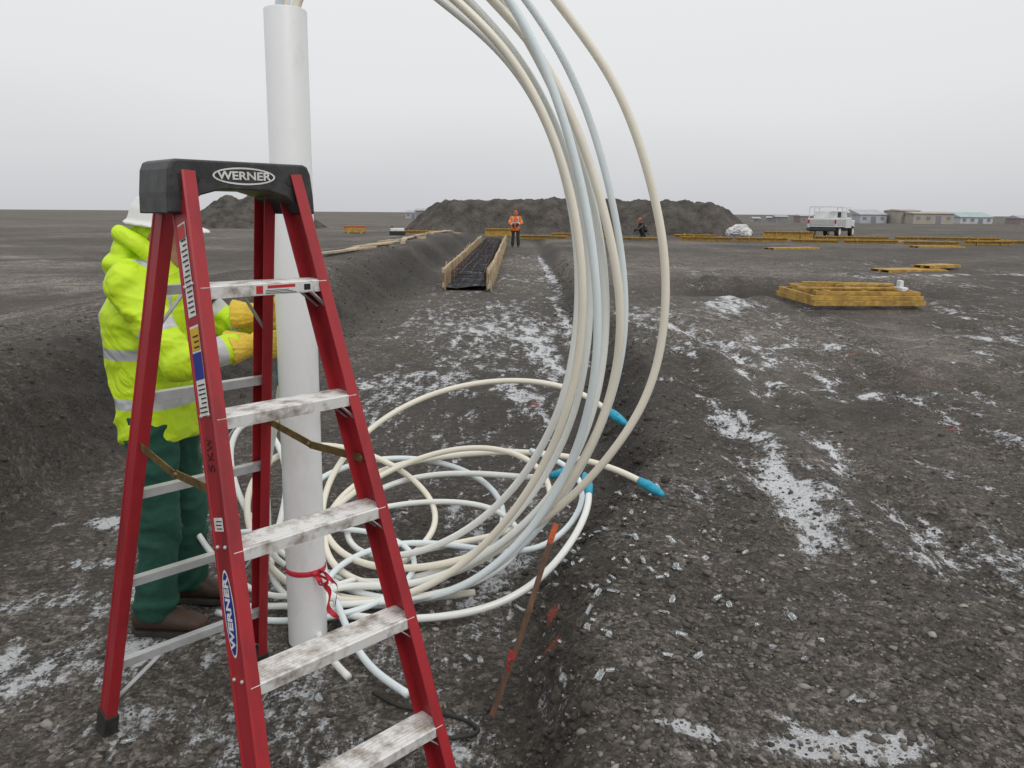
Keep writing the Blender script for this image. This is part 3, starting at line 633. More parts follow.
def person(loc,rz,J,lab,jac,trou,glove,hatm,vx=1.0,hood=None,cat='person'):
    E=empty('person',loc,rz,lab,cat); V=lambda k:Vector(J[k])
    pel,chest,neck,head=V('pelvis'),V('chest'),V('neck'),V('head')
    hM=Matrix.Translation(head)@Matrix.Rotation(J.get('nod',0),4,'Y')@Matrix.Rotation(J.get('turn',0),4,'Z')
    g=Geo(); g.sweep([pel,(pel+chest)/2,chest,neck-Vector((0,0,.06))],[.110,.105,.115,.075],16,True)
    g.sweep([neck-Vector((0,0,.06)),head-Vector((.02,0,.04))],[.06,.056],14,True)
    hg=Geo(); hg.ell([(.048,0,-.118,.030,.028),(.036,0,-.108,.052,.042),(.022,0,-.075,.074,.057),(.008,0,-.035,.088,.067),(0,0,.0,.094,.073),(-.004,0,.045,.098,.077),(-.006,0,.085,.084,.068),(-.008,0,.108,.055,.045)],24)
    hg.sweep([(.086,0,.005),(.102,0,-.022),(.108,0,-.036)],[.009,.011,.014],10,True)
    for sy in(-1,1): hg.blob((-.004,sy*.076,-.012),(.018,.010,.030),10); hg.sweep([(.078,sy*.012,.022),(.070,sy*.045,.020)],[.010,.009],8,True)
    hg.sweep([(.083,-.022,-.062),(.094,0,-.060),(.083,.022,-.062)],[.006,.009,.006],8,True)
    hg.tf(hM); g.add(hg.v,hg.f)
    for sd in('r','l'):
        sh,el,wr,hp,kn,an=V('sh_'+sd),V('el_'+sd),V('wr_'+sd),V('hip_'+sd),V('kn_'+sd),V('an_'+sd)
        g.sweep([chest+(sh-chest)*.4,sh,(sh+el)/2,el,(el*.4+wr*.6),wr],[.060,.050,.042,.036,.030,.021],12,True)
        dd=(wr-el).normalized(); g.sweep([wr,wr+Vector(J.get('hd_'+sd,dd)).normalized()*.04],[.020,.014],10,True)
        g.sweep([pel+(hp-pel)*.6,hp,(hp+kn)/2,kn,kn*.6+an*.4,an],[.09,.080,.066,.050,.050,.036],12,True)
        g.sweep([an,an+Vector((.03,0,-.05)),an+Vector((.13,0,-.07))],[.036,.032,.024],10,True)
    body=fuse('body',g,M_skin,E,.011*vx,2)
    for sy in(-1,1):
        g=Geo(); g.blob(hM@Vector((.082,sy*.030,.002)),(.010,.012,.008),10); mkobj('eye',g,M_eye,E,smooth=True)
    g=Geo(); g.sweep([pel+Vector((0,0,.10)),pel,pel-Vector((0,0,.05))],[.122,.132,.120],18,True)
    for sd in('r','l'):
        hp,kn,an=V('hip_'+sd),V('kn_'+sd),V('an_'+sd)
        g.sweep([hp+Vector((0,0,.02)),(hp+kn)/2,kn,(kn+an)/2,an+(kn-an)*.06,an+(an-kn)*.06],[.102,.090,.077,.073,.079,.075],16)
    fuse('trousers',g,trou,E,.010*vx,2,.014,4.5,3)
    for sd in('r','l'):
        an=V('an_'+sd); ff=Vector(J.get('foot',(1,0,0))).normalized(); sdv=Vector((-ff.y,ff.x,0)); base=Vector((an.x,an.y,0))
        def ringb(x,w,z0,z1,n=12): 
            c=base+ff*x; out=[]
            for k in range(n):
                a=2*math.pi*k/n; out.append(c+sdv*(w*math.cos(a))+Vector((0,0,(z0+z1)/2+(z1-z0)/2*math.sin(a))))
            return out
        g=Geo(); g.rings([ringb(-.085,.02,.02,.07),ringb(-.075,.04,.01,.11),ringb(-.03,.048,.01,.13),ringb(.03,.048,.01,.125),ringb(.09,.052,.01,.095),ringb(.15,.052,.01,.08),ringb(.185,.040,.012,.065),ringb(.20,.02,.02,.05)])
        g.sweep([an+Vector((0,0,-.03)),an+Vector((-.005,0,.06))],[.055,.056],14)
        bt=fuse('boot',g,M_boot,E,.008*vx,2)
        g=Geo(); g.rings([[base+ff*(x)+sdv*w+Vector((0,0,z)) for x,w in((-.09,-.02),(-.09,.02),(-.06,.045),(.0,.043),(.09,.056),(.16,.052),(.20,.03),(.205,-.03),(.16,-.052),(.09,-.056),(.0,-.043),(-.06,-.045))] for z in(0.0,.022)])
        mkobj('sole',g,M_sole,bt,bevel=.003)
    lean=lambda z:chest+(neck-chest)*((z-chest.z)/(neck.z-chest.z)) if z>chest.z else pel+(chest-pel)*((z-pel.z)/(chest.z-pel.z))
    g=Geo(); H=J['tz']; rs=[]
    for z,rx,ry in H:
        c=lean(z); rs.append((c.x,c.y,z,rx,ry))
    g.ell(rs,30)
    for sd in('r','l'):
        sh,el,wr=V('sh_'+sd),V('el_'+sd),V('wr_'+sd); dd=(wr-el).normalized()
        g.sweep([chest+(sh-chest)*.5+Vector((0,0,.02)),sh,(sh+el)/2,el,(el+wr)/2,wr-dd*.045],[.090,.076,.068,.067,.060,.052],18,False)
        g.blob(sh,(.078,.076,.074)); g.blob(el,(.069,.067,.067))
    g.sweep([neck+Vector((-.02,0,-.05)),neck+Vector((-.005,0,.02))],[.088,.080],16,False)
    if J.get('hood'):
        g.blob(neck+Vector((-.075,0,.045)),(.065,.105,.065)); g.blob(neck+Vector((-.110,.01,-.03)),(.062,.12,.080)); g.blob(neck+Vector((-.125,-.01,-.11)),(.045,.08,.06))
        g.sweep([neck+Vector((.06,-.09,.01)),neck+Vector((-.01,-.112,.075)),neck+Vector((-.085,-.08,.105)),neck+Vector((-.115,.0,.105)),neck+Vector((-.085,.08,.105)),neck+Vector((-.01,.112,.075)),neck+Vector((.06,.09,.01))],.024,10,True)
        g.sweep([neck+Vector((-.03,-.125,-.01)),neck+Vector((-.12,-.09,.0)),neck+Vector((-.160,.0,-.02)),neck+Vector((-.12,.09,.0)),neck+Vector((-.03,.125,-.01))],.024,10,True)
    jk=fuse('jacket',g,jac,E,.0080*vx,4,.017,3.6,9); me=jk.data
    arr=[]; arms=[[V('sh_'+sd),V('el_'+sd),V('wr_'+sd)] for sd in 'rl']; zb=J['bands']
    for v in me.vertices:
        p=v.co; bd=-1; slv=False
        for A in arms:
            best=9; ub=0; acc=0
            for i in range(2):
                ab=A[i+1]-A[i]; t=max(0,min(1,(p-A[i]).dot(ab)/ab.length_squared)); q=A[i]+ab*t; dd=(p-q).length
                if dd<best: best=dd; ub=acc+t*ab.length
                acc+=ab.length
            if best<.095 and ub>.085: slv=True; bd=max(bd,.020-abs(ub-.20),.020-abs(ub-.46))
        if not slv:
            bd=max(.021-abs(p.z-zb[0]),.021-abs(p.z-zb[1]))
            if p.z>zb[1]: bd=max(bd,.019-abs(abs(p.y-chest.y)-.125))
            if J.get('hood') and p.x<neck.x-.05 and p.z>neck.z-.13 : bd=-1
            if J.get('hood') and p.z>neck.z+.02: bd=-1
        arr.append(bd)
    at=me.attributes.new('band','FLOAT','POINT'); at.data.foreach_set('value',arr)
    for sd in('r','l'):
        wr,el=V('wr_'+sd),V('el_'+sd); dd=J.get('hd_'+sd) or (wr-el).normalized()
        n=Vector(J.get('hn_'+sd,(0,1 if sd=='r' else -1,0))); dd=Vector(dd); dd=(dd-n*dd.dot(n)).normalized(); s=Vector(J.get('hs_'+sd,(0,0,1))); s=(s-dd*s.dot(dd)-n*s.dot(n)).normalized()
        g=Geo(); hand(g,wr,dd,n,s,1.18,J.get('curl',(32,100,160))); ad=(wr-el).normalized(); g.sweep([wr-ad*.085,wr-ad*.02,wr+ad*.01],[.056,.044,.036],14,False)
        fuse('glove',g,glove,E,.0040*vx,1,.003,22,5)
    g=Geo(); hh=[( -.005,0,.028,.128,.108),(-.005,0,.045,.124,.104),(-.005,0,.085,.115,.096),(-.005,0,.12,.094,.078),(-.005,0,.145,.062,.05),(-.005,0,.155,.025,.02)]
    g.ell(hh,30); g.sweep([(.105,0,.07),(.07,0,.135),(0,0,.160),(-.07,0,.140),(-.115,0,.07)],[.012,.014,.014,.014,.010],10,True)
    g.ell([(.012,0,.024,.158,.122),(.010,0,.032,.154,.120),(0,0,.042,.125,.105)],30)
    g.tf(hM); fuse('hard_hat',g,hatm,E,.0055*vx,2)
    g=Geo(); g.ell([(-.026,0,-.07,.060,.062),(-.024,0,-.05,.070,.072),(-.018,0,-.02,.082,.080),(-.014,0,.03,.096,.086)],24); g.tf(hM); mkobj('hood_liner',g,hood or M_dark,E,smooth=True)
    return E
JW=dict(pelvis=(.03,.01,.90),chest=(.03,0,1.26),neck=(.065,0,1.425),head=(.105,0,1.530),nod=.12,turn=-.1,
 sh_r=(.045,-.180,1.355),el_r=(.235,-.255,1.10),wr_r=(.425,-.085,1.135),sh_l=(.05,.180,1.365),el_l=(.26,.225,1.145),wr_l=(.425,.012,1.235),
 hip_r=(0.03,-.08,.86),kn_r=(.050,-.10,.48),an_r=(.0,-.12,.09),hip_l=(0.03,.09,.86),kn_l=(.06,.12,.48),an_l=(.03,.15,.09),
 hd_r=(1,0,.02),hd_l=(1,0,.02),
 tz=[(.765,.135,.178),(.775,.143,.184),(.85,.146,.187),(.925,.143,.186),(1.02,.147,.192),(1.15,.150,.198),(1.25,.148,.200),(1.33,.132,.185),(1.40,.100,.137),(1.44,.082,.092)],bands=(.925,1.11),hood=True)
person((-1.385,2.98,hz(-1.4,2.95)),0,JW,'person in lime high-visibility jacket and white hard hat gripping a tube',M_lime,M_jgreen,M_glove,M_hat,1.0,M_lime)
JF=dict(pelvis=(0,0,.90),chest=(.02,0,1.27),neck=(.05,0,1.45),head=(.09,0,1.57),nod=.35,
 sh_r=(.03,-.195,1.39),el_r=(.10,-.30,1.12),wr_r=(.24,-.12,1.02),sh_l=(.03,.195,1.39),el_l=(.08,.30,1.12),wr_l=(.24,.08,1.05),
 hip_r=(0,-.10,.86),kn_r=(.02,-.12,.48),an_r=(0,-.14,.09),hip_l=(0,.10,.86),kn_l=(.02,.12,.48),an_l=(0,.14,.09),
 tz=[(.76,.150,.20),(.92,.155,.205),(1.10,.16,.212),(1.25,.158,.215),(1.35,.14,.20),(1.43,.10,.13)],bands=(.95,1.15))
person((.12,39.0,hz(.12,39)),rad(-90),JF,'person in orange high-visibility vest and dark trousers standing',M_hiorange,M_ptrous,M_dark,M_orange,2.2)
JC=dict(pelvis=(-.10,0,.42),chest=(.12,0,.70),neck=(.22,0,.84),head=(.29,0,.95),nod=.4,
 sh_r=(.16,-.19,.80),el_r=(.30,-.22,.52),wr_r=(.50,-.10,.40),sh_l=(.16,.19,.80),el_l=(.30,.22,.52),wr_l=(.50,.08,.42),
 hip_r=(-.08,-.10,.40),kn_r=(.28,-.16,.50),an_r=(.02,-.14,.09),hip_l=(-.08,.10,.40),kn_l=(.30,.16,.48),an_l=(.04,.14,.09),
 tz=[(.34,.15,.20),(.5,.155,.205),(.62,.16,.21),(.72,.15,.205),(.80,.12,.18),(.85,.08,.10)],bands=(.45,.62))
person((7.7,47.9,hz(7.7,47.9)),rad(200),JC,'person in dark clothing crouching beside the timber formwork',M_darkjac,M_ptrous,M_dark,M_orange,2.4)

# ---------------------------------------------------------------- formwork in trench
def wall_form(x0,x1,y0,y1,sg,lab):
    E=empty('formwork_wall',(x0,y0,0),0,lab,'formwork','trench formwork walls'); o=Vector((x0,y0,0)); n=10
    for i in range(n):
        a=Vector((x0+(x1-x0)*i/n+random.uniform(-.02,.02),y0+(y1-y0)*i/n,.24)); b=Vector((x0+(x1-x0)*(i+1)/n+random.uniform(-.02,.02),y0+(y1-y0)*(i+1)/n-.02,.24)); jt=Vector((0,0,random.uniform(-.03,.03)))
        g=Geo(); g.beam(a-o+jt,b-o+jt,.02,.44); mkobj('panel',g,M_ply,E,bevel=.003)
        for zz in(.12,.42): g=Geo(); g.beam(a-o+Vector((sg*.032,0,zz-.24)),b-o+Vector((sg*.032,0,zz-.24)),.04,.09); mkobj('waler',g,M_plank,E,bevel=.003)
        for q in(.15,.65):
            p=a+(b-a)*q; g=Geo(); g.beam(p-o+Vector((sg*.075,0,-.32)),p-o+Vector((sg*.075,0,.24+random.uniform(-.04,.08))),.035,.045,(0,1,0)); mkobj('stake_post',g,M_plank,E)
    return E
wall_form(-1.42,-1.55,16.8,41,-1,'long plywood formwork wall with timber walers in the trench')
wall_form(-.52,-.40,16.5,41,1,'long plywood formwork wall with timber walers in the trench')
g=Geo()
for zz in(.14,.36):
    for xx in(-1.25,-1.08,-.9,-.72,-.62):
        P=[Vector((xx+random.uniform(-.04,.04),q*3.0,zz+random.uniform(-.04,.03))) for q in range(9)]; g.sweep(catmull(P,3),.011,6)
for i in range(70):
    yy=.2+i*.34+random.uniform(-.08,.08); sk_=random.uniform(-.12,.12)
    for zz in(.14,.37): g.beam((-1.3,yy,zz+random.uniform(-.03,.03)),(-.60,yy+sk_,zz+random.uniform(-.03,.03)),.014,.014)
    for xx,q in((-1.3,0),(-.60,sk_)): g.beam((xx,yy+q,.1),(xx,yy+q,.40),.014,.014)
o=mkobj('rebar_cage',g,M_rebar); o.location=(0,16.9,0); tag(o,'dark steel rebar cage laid between the formwork walls','rebar')
M_bed=pmat('wet_bed',(.30,.31,.34),(.022,.023,.030),4,.7,lo=.50,hi=.72,detail=10)
g=Geo()
for i in range(120):
    for j in range(5): g.v.append((-1.40+.88*j/4,16.9+24*i/119,.07+random.uniform(-.03,.04)))
for i in range(119):
    for j in range(4): a=i*5+j; g.f.append([a,a+1,a+6,a+5])
o=mkobj('trench_bed',g,M_bed,smooth=True); tag(o,kind='structure')
# ---------------------------------------------------------------- yellow forms and timber
def beamform(a,b,h,w,lab,mat=M_form,name='timber_form',grp='yellow timber forms'):
    a=Vector((a[0],a[1],0)); b=Vector((b[0],b[1],0)); c=(a+b)/2; z=hz(c.x,c.y)
    E=empty(name,(c.x,c.y,z),0,lab,'timber form',grp); g=Geo(); g.beam(a-c+Vector((0,0,h/2)),b-c+Vector((0,0,h/2)),.03,h); mkobj('board',g,mat,E)
    g=Geo(); g.beam(a-c+Vector((0,-.06,h-.03)),b-c+Vector((0,-.06,h-.03)),.09,.05); mkobj('top_rail',g,mat,E)
    d=(b-a); n=max(2,int(d.length/1.0))
    for i in range(n):
        p=a+d*((i+.5)/n)-c; g=Geo(); g.beam(p+Vector((0,-.05,-.05)),p+Vector((0,-.05,h+.06)),.05,.05,(0,1,0)); mkobj('stud',g,mat,E)
xa,ya,xb,yb_=.4,43.8,23.2,37.1
cuts=[0,.12,.23,.33,.36,.47,.58,.68,.79,.9,1.0]
for i in range(len(cuts)-1):
    if i==3: continue
    a,b2=cuts[i],cuts[i+1]-.004-random.uniform(0,.012); beamform((xa+(xb-xa)*a,ya+(yb_-ya)*a+random.uniform(-.4,.4)),(xa+(xb-xa)*b2,ya+(yb_-ya)*b2+random.uniform(-.4,.4)),random.uniform(.14,.22),.1,'long yellow timber grade-beam form lying on gravel')
for a,b2,h in [((14.0,45.5),(16.6,45.0),.42),((17.2,46.5),(21.0,45.5),.16),((21.4,45.6),(26.5,44.2),.16),((24,40.5),(28,39.2),.16),((22.5,33.0),(24.5,32.6),.12),((-1.6,46.5),(.2,46.8),.45),((2.2,47.0),(6.0,46.6),.20),((9.4,47.6),(11.8,47.2),.20),((-7.0,50.2),(-3.6,49.6),.2)]:
    beamform(a,b2,h,.1,'yellow timber form standing on the gravel')
def flatform(c,sx,sy,rz,lab,z=0,rails=3,mat=M_form):
    E=empty('flat_form',(c[0],c[1],hz(*c)+z),rz,lab,'timber form','flat yellow timber forms')
    g=Geo(); g.box((sx,sy,.018),(0,0,.065)); mkobj('sheet',g,mat,E,bevel=.002)
    for i in range(rails):
        y=-sy/2+sy*i/(rails-1); g=Geo(); g.box((sx+.1*random.random(),.045,.055),(random.uniform(-.04,.04),y,.027)); mkobj('joist',g,mat,E,bevel=.003)
    return E
def openframe(c,sx,sy,rz,lab,z,n,h=.05):
    E=empty('stacked_form',(c[0],c[1],hz(*c)+z),rz,lab,'timber form','stacked yellow timber forms')
    for y in(-sy/2,sy/2): g=Geo(); g.box((sx,.045,h),(0,y,h/2)); mkobj('side_rail',g,M_form,E,bevel=.004)
    for i in range(n): 
        x=-sx/2+.03+(sx-.06)*i/(n-1); g=Geo(); g.box((.045,sy-.05,h),(x,0,h/2)); mkobj('cross_rail',g,M_form,E,bevel=.004)
    return E
z0=.02
openframe((5.15,12.35),1.65,1.5,.04,'open yellow timber frame lying on bare gravel',z0,4,.075)
openframe((5.15,12.35),1.62,1.45,.00,'open yellow timber frame resting on another frame',z0+.078,4,.065)
openframe((5.22,12.40),1.50,1.35,-.04,'open yellow timber frame on top of the stack',z0+.146,3,.055)
zt=hz(5.15,12.35)+z0+.22
for k,(c,rz,l) in enumerate([((5.0,12.0),.03,1.5),((5.3,12.75),-.05,1.4),((5.45,12.35),.35,1.0)]):
    g=Geo(); g.box((l,.08,.028)); o=mkobj('loose_board',g,M_form,bevel=.003); o.location=(c[0],c[1],zt+.012*k); o.rotation_euler=(0,.01*k,rz); tag(o,'loose yellow board resting on the timber frames','board','loose yellow boards')
g=Geo(); g.box((.10,.25,.06),(0,0,.03)); g.box((.06,.12,.10),(0,.05,.105)); o=mkobj('white_bracket',g,M_vwhite,bevel=.01); o.location=(5.88,12.15,hz(5.88,12.15)+.19); tag(o,'small white bracket on the timber frames','bracket')
flatform((9.75,19.9),1.6,.7,.25,'yellow plywood form panel lying on gravel')
flatform((10.7,20.4),1.1,.5,.5,'small yellow plywood form panel lying on gravel',.05)
flatform((11.0,32),2.2,.6,.4,'yellow plywood form panel lying on gravel')
flatform((19.6,41),3.0,.8,.1,'yellow plywood form panel lying on gravel')
flatform((18.0,34.5),2.0,.6,.1,'yellow plywood form panel lying on gravel')
for i in range(15):
    t=i/14; x=-4.25+1.0*t+random.uniform(-.12,.12); y=20.2+25*t; l=random.uniform(2.0,3.4)
    g=Geo(); g.box((l,.19,.045)); o=mkobj('pale_plank',g,M_plank,bevel=.003); o.location=(x,y,hz(x,y)+.06); o.rotation_euler=(random.uniform(-.05,.05),0,rad(86)+random.uniform(-.18,.18)); tag(o,'pale lumber plank lying along the trench edge','plank','planks along the trench edge')
for i in range(9):
    x=-3.8+random.uniform(-.5,.5)+i*.05; y=22+i*2.6; g=Geo(); g.box((random.uniform(.3,.7),.12,.09)); o=mkobj('timber_offcut',g,M_plank,bevel=.004); o.location=(x,y,hz(x,y)+.06); o.rotation_euler=(0,0,random.uniform(0,3)); tag(o,'short pale timber offcut on the trench edge','offcut','timber offcuts')
E=empty('orange_crate',(-10,51.6,hz(-10,51.6)),.1,'orange timber crate alone on open gravel','crate')
g=Geo(); g.box((1.3,.8,.35),(0,0,.22)); mkobj('crate_box',g,M_form,E,bevel=.02); g=Geo(); g.box((1.36,.86,.06),(0,0,.425)); mkobj('lid',g,M_orange,E,bevel=.01)
for x in(-.4,.4): g=Geo(); g.box((.12,.8,.08),(x,0,.02)); mkobj('skid',g,M_plank,E)
E=empty('site_generator',(-6.8,47.8,hz(-6.8,47.8)),.2,'small white and black site generator on a skid','generator')
g=Geo(); g.box((.80,.6,.18),(0,0,.32)); mkobj('housing',g,M_vwhite,E,bevel=.04); g=Geo(); g.box((.9,.66,.20),(0,0,.12)); mkobj('skid',g,M_rubber,E,bevel=.01); g=Geo(); g.sweep([(-.3,0,.4),(-.3,0,.52)],.04,10); mkobj('exhaust',g,M_rubber,E)
g=Geo(); g.blob((0,0,.36),(.58,.5,.42)); g.blob((.15,0,.55),(.35,.35,.25)); g.blob((-.3,.1,.3),(.45,.4,.32)); g.blob((.35,-.1,.25),(.35,.35,.28))
o=fuse('tarp_bundle',g,M_tarp,None,.04,2,.10,2.5,2); o.location=(13.4,48.2,hz(13.4,48.2)-.03); tag(o,'lumpy white tarpaulin bundle on the gravel','tarpaulin')
# ---------------------------------------------------------------- boxy utility truck
TX,TY=19.3,49.6
E=empty('utility_truck',(TX,TY,hz(TX,TY)),rad(-38),'boxy white utility truck with rack and equipment parked on gravel','truck')
g=Geo(); g.box((1.70,1.9,.50),(0,-.75,.88)); mkobj('service_body',g,M_vwhite,E,bevel=.02)
g=Geo(); g.box((1.35,3.9,.22),(0,.3,.50)); mkobj('chassis',g,M_rubber,E,bevel=.02)
g=Geo(); g.rings([[Vector((sx*w,y,z)) for sx,y in((-1,.28),(1,.28),(1,yy),(-1,yy))] for w,z,yy in((.82,.55,1.45),(.82,1.12,1.40),(.74,1.56,1.15),(.70,1.60,1.05))]); mkobj('cab',g,M_vwhite,E,bevel=.03)
g=Geo(); g.box((1.55,.85,.45),(0,1.85,.80)); mkobj('bonnet',g,M_vwhite,E,bevel=.05)
g=Geo(); g.box((1.1,.02,.30),(0,.268,1.36)); mkobj('rear_window',g,M_glass,E)
g=Geo(); g.box((1.45,.02,.34),(0,-1.712,.90)); mkobj('tailgate',g,M_aluc,E,bevel=.01)
for sx in(-1,1): 
    g=Geo(); g.add([(sx*.815,.42,1.14),(sx*.815,1.28,1.14),(sx*.762,1.12,1.48),(sx*.762,.42,1.48)],[[0,1,2,3]]); mkobj('side_window',g,M_glass,E)
    for y in(-1.25,-.35): g=Geo(); g.box((.02,.78,.36),(sx*.86,y,.90)); mkobj('locker_door',g,M_aluc,E,bevel=.005)
    g=Geo(); g.box((.10,.03,.20),(sx*.78,-1.715,.95)); mkobj('tail_light',g,M_tail,E)
    for y in(-1.6,-.7,.15): g=Geo(); g.beam((sx*.80,y,1.13),(sx*.80,y,1.74),.04,.04,(0,1,0)); mkobj('rack_post',g,M_vwhite,E)
    g=Geo(); g.beam((sx*.80,-1.65,1.76),(sx*.80,1.1,1.76),.045,.045); mkobj('rack_rail',g,M_vwhite,E)
    for y in(-1.0,1.70):
        w=empty('wheel',(sx*.74,y,.34)); w.parent=E
        g=Geo(); g.rings([[Vector((xx,r*math.cos(t*math.pi/12),r*math.sin(t*math.pi/12))) for t in range(24)] for xx,r in((-.12,.28),(-.10,.34),(.10,.34),(.12,.28))]); mkobj('tyre',g,M_rubber,w)
        g=Geo(); g.rings([[Vector((xx,r*math.cos(t*math.pi/8),r*math.sin(t*math.pi/8))) for t in range(16)] for xx,r in((-.125,.16),(-.128,.2),(.128,.2),(.125,.16))]); mkobj('rim',g,M_vwhite,w)
for y in(-1.6,-.5): g=Geo(); g.beam((-.80,y,1.80),(.80,y,1.80),.04,.04); mkobj('rack_bar',g,M_vwhite,E)
g=Geo(); g.box((.75,.8,.42),(-.35,-.6,1.34)); mkobj('tool_box',g,M_vwhite,E,bevel=.02)
g=Geo(); g.sweep([(.45,-1.2,1.13),(.45,-1.2,1.50)],.22,14); mkobj('tank',g,M_tarp,E)
g=Geo(); g.box((1.65,.16,.16),(0,-1.82,.50)); mkobj('rear_bumper',g,M_black,E,bevel=.02)
# ---------------------------------------------------------------- buildings
def hazed_bmat(n,c): return pmat(n,c,tuple(x*.82 for x in c),.4,.8,bump=0)
B_tan=hazed_bmat('tan_siding_hazed',(.43,.39,.34)); B_grey=hazed_bmat('grey_siding_hazed',(.48,.50,.53)); B_rust=hazed_bmat('rust_siding_hazed',(.34,.28,.28)); B_teal=hazed_bmat('teal_roof_hazed',(.38,.47,.48)); B_roof=hazed_bmat('grey_roof_hazed',(.44,.45,.48)); B_win=hazed_bmat('window_hazed',(.24,.25,.27)); B_white=hazed_bmat('white_siding_hazed',(.57,.58,.60))  # distance haze painted into these base colours: paler, greyer, lower contrast
def building(x,y,w,dp,h,rh,wall,roof,lab,nwin,rz=0,door=True,name='building'):
    E=empty(name,(x,y,hz(x,y)),rz,lab,'building'); g=Geo(); g.box((w,dp,h),(0,0,h/2)); mkobj('wall',g,wall,E)
    g=Geo(); 
    g.rings([[Vector((xx,-dp/2-.3,h)),Vector((xx,dp/2+.3,h)),Vector((xx,dp/2+.3,h+.15)),Vector((xx,0,h+rh+.15)),Vector((xx,-dp/2-.3,h+.15))] for xx in(-w/2-.3,w/2+.3)]); mkobj('roof',g,roof,E)
    for i in range(nwin):
        xx=-w/2+w*(i+.5)/nwin
        if door and i==nwin//2: g=Geo(); g.box((1.6,.1,min(2.4,h*.8)),(xx,-dp/2-.03,min(2.4,h*.8)/2)); mkobj('door',g,B_win,E)
        else: g=Geo(); g.box((1.1,.1,.9),(xx,-dp/2-.03,h*.58)); mkobj('window',g,B_win,E)
building(126,250,12,10,3.0,.5,B_tan,B_tan,'long tan flat-sided building with dark windows',4)
building(121.5,256,6,10,3.8,.4,B_tan,B_tan,'tall tan annex building beside the long one',2,.1,False)
building(112,262,9,12,2.6,1.5,B_grey,B_roof,'grey gabled metal warehouse on the open plain',3,.15)
building(105,275,4,9,2.2,1.0,B_grey,B_teal,'small grey gabled shed on the open plain',2,-.2)
building(148,268,11,12,2.0,1.5,B_white,B_teal,'low pale building with wide teal roof',4,.1)
building(158,255,4,8,1.8,.8,B_rust,B_roof,'small rust-coloured shed on the open plain',2)
building(137,285,5,8,1.4,.8,B_white,B_roof,'small pale cabin on the open plain',2,.3)
building(168,258,6,8,3.8,1.5,B_tan,B_roof,'tall tan gabled building on the open plain',2)
for i,(x,y,w,c,h) in enumerate([(80,270,2.2,B_grey,1.1),(85.5,262,3.6,B_rust,1.7),(90,285,3,B_rust,1.3),(93.5,264,4.2,B_rust,2.0),(99,280,2.4,B_grey,1.5)]): building(x,y,w,4,h,.4,c,B_roof,'low weathered site cabin on the open plain' ,2,random.uniform(-.3,.3),True,'site_cabin')
for i,(x,w,h) in enumerate([(-41,4,1.0),(-36,6,1.8),(-30,4,1.2),(-24,3,1.0)]): building(x,330,w,6,h+1.2,.8,B_rust if i%2 else B_grey,B_roof,'distant small weathered house on the horizon',2,0,True,'distant_house')
for x,y,h in [(156,245,5.5)]:
    E=empty('utility_pole',(x,y,hz(x,y)),0,'thin dark utility pole on the open plain','pole'); g=Geo(); g.sweep([(0,0,0),(0,0,h)],[.10,.07],8); mkobj('pole_shaft',g,B_win,E); g=Geo(); g.box((1.6,.1,.12),(0,0,h-.6)); mkobj('crossarm',g,B_win,E)

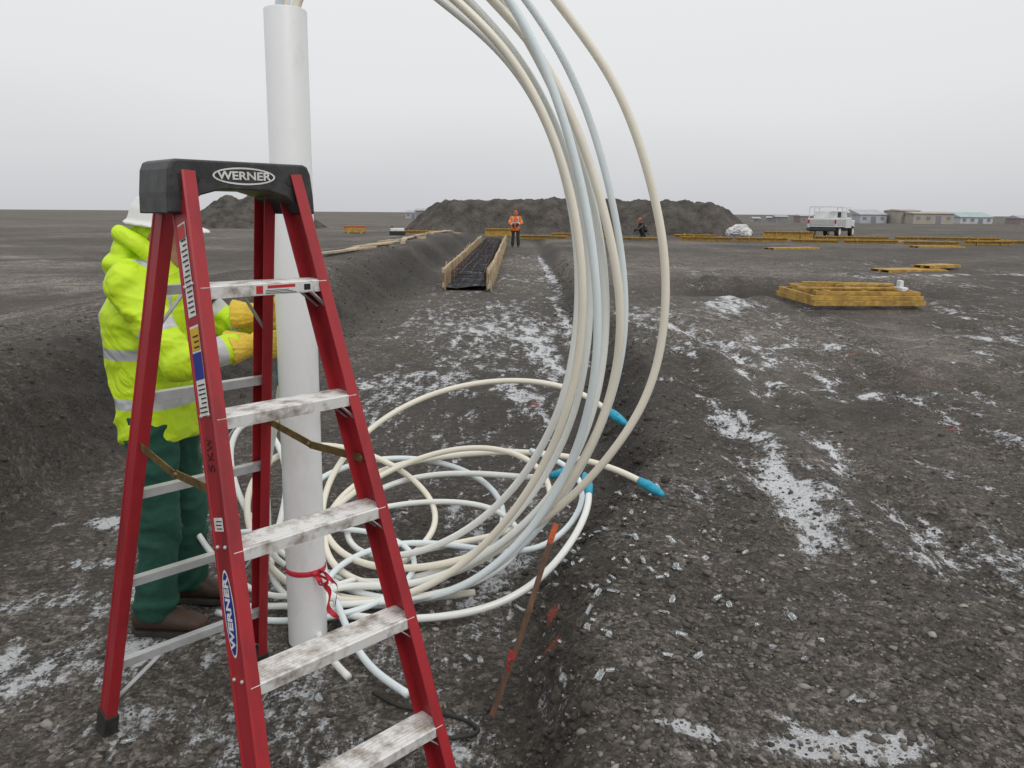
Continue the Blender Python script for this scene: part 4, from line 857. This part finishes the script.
# ---------------------------------------------------------------- sky, light, camera
w=bpy.data.worlds.new('World'); SC.world=w; w.use_nodes=True; nt=w.node_tree; N=nt.nodes; L=nt.links; bg=N['Background']
sk=N.new('ShaderNodeTexSky'); sk.sky_type='NISHITA'; sk.sun_disc=False; sk.sun_elevation=rad(48); sk.sun_rotation=rad(150); sk.air_density=1; sk.dust_density=4
hs=N.new('ShaderNodeHueSaturation'); hs.inputs['Saturation'].default_value=.15; L.new(sk.outputs[0],hs.inputs['Color'])
tc=N.new('ShaderNodeTexCoord'); sx=N.new('ShaderNodeSeparateXYZ'); L.new(tc.outputs['Generated'],sx.inputs[0])
no=N.new('ShaderNodeTexNoise'); no.inputs['Scale'].default_value=1.3; no.inputs['Detail'].default_value=3; mp=N.new('ShaderNodeMapping'); mp.inputs['Scale'].default_value=(1,1,3.5); L.new(tc.outputs['Generated'],mp.inputs[0]); L.new(mp.outputs[0],no.inputs['Vector'])
ad=N.new('ShaderNodeMath'); ad.operation='MULTIPLY_ADD'; ad.inputs[1].default_value=.14; L.new(no.outputs['Fac'],ad.inputs[0])
sb=N.new('ShaderNodeMath'); sb.operation='SUBTRACT'; sb.inputs[1].default_value=.07; L.new(ad.outputs[0],sb.inputs[0]); L.new(sx.outputs['Z'],ad.inputs[2])
cr=N.new('ShaderNodeValToRGB'); e=cr.color_ramp.elements; L.new(sb.outputs[0],cr.inputs[0])
e[0].position=0; e[0].color=(.60,.605,.63,1); e[1].position=1; e[1].color=(.98,.99,1.0,1)
e.new(.05).color=(.66,.665,.685,1); e.new(.14).color=(.77,.78,.79,1); e.new(.30).color=(.83,.845,.85,1)
mu=N.new('ShaderNodeVectorMath'); mu.operation='SCALE'; mu.inputs['Scale'].default_value=10.4; L.new(cr.outputs[0],mu.inputs[0])
mx=N.new('ShaderNodeMix'); mx.data_type='RGBA'; mx.inputs[0].default_value=.92; L.new(hs.outputs[0],mx.inputs[6]); L.new(mu.outputs[0],mx.inputs[7])
L.new(mx.outputs[2],bg.inputs['Color']); bg.inputs['Strength'].default_value=.1
sd=bpy.data.lights.new('sun','SUN'); sd.energy=.8; sd.angle=rad(25); sd.color=(1,.97,.93); so=bpy.data.objects.new('sun',sd); COL.objects.link(so)
az=rad(150); el=rad(48); dirv=Vector((math.sin(az)*math.cos(el),math.cos(az)*math.cos(el),math.sin(el))); so.rotation_euler=dirv.to_track_quat('Z','Y').to_euler()
cd=bpy.data.cameras.new('camera'); cd.sensor_width=36; cd.lens=36*800/1024; cd.clip_start=.05; cd.clip_end=9000
co=bpy.data.objects.new('camera',cd); COL.objects.link(co); co.matrix_world=Matrix.Translation((0,0,1.62))@Matrix.Rotation(rad(90-12.1),4,'X')@Matrix.Rotation(rad(.4),4,'Z'); SC.camera=co
SC.view_settings.view_transform='Standard'; SC.view_settings.look='None'; SC.view_settings.exposure=0
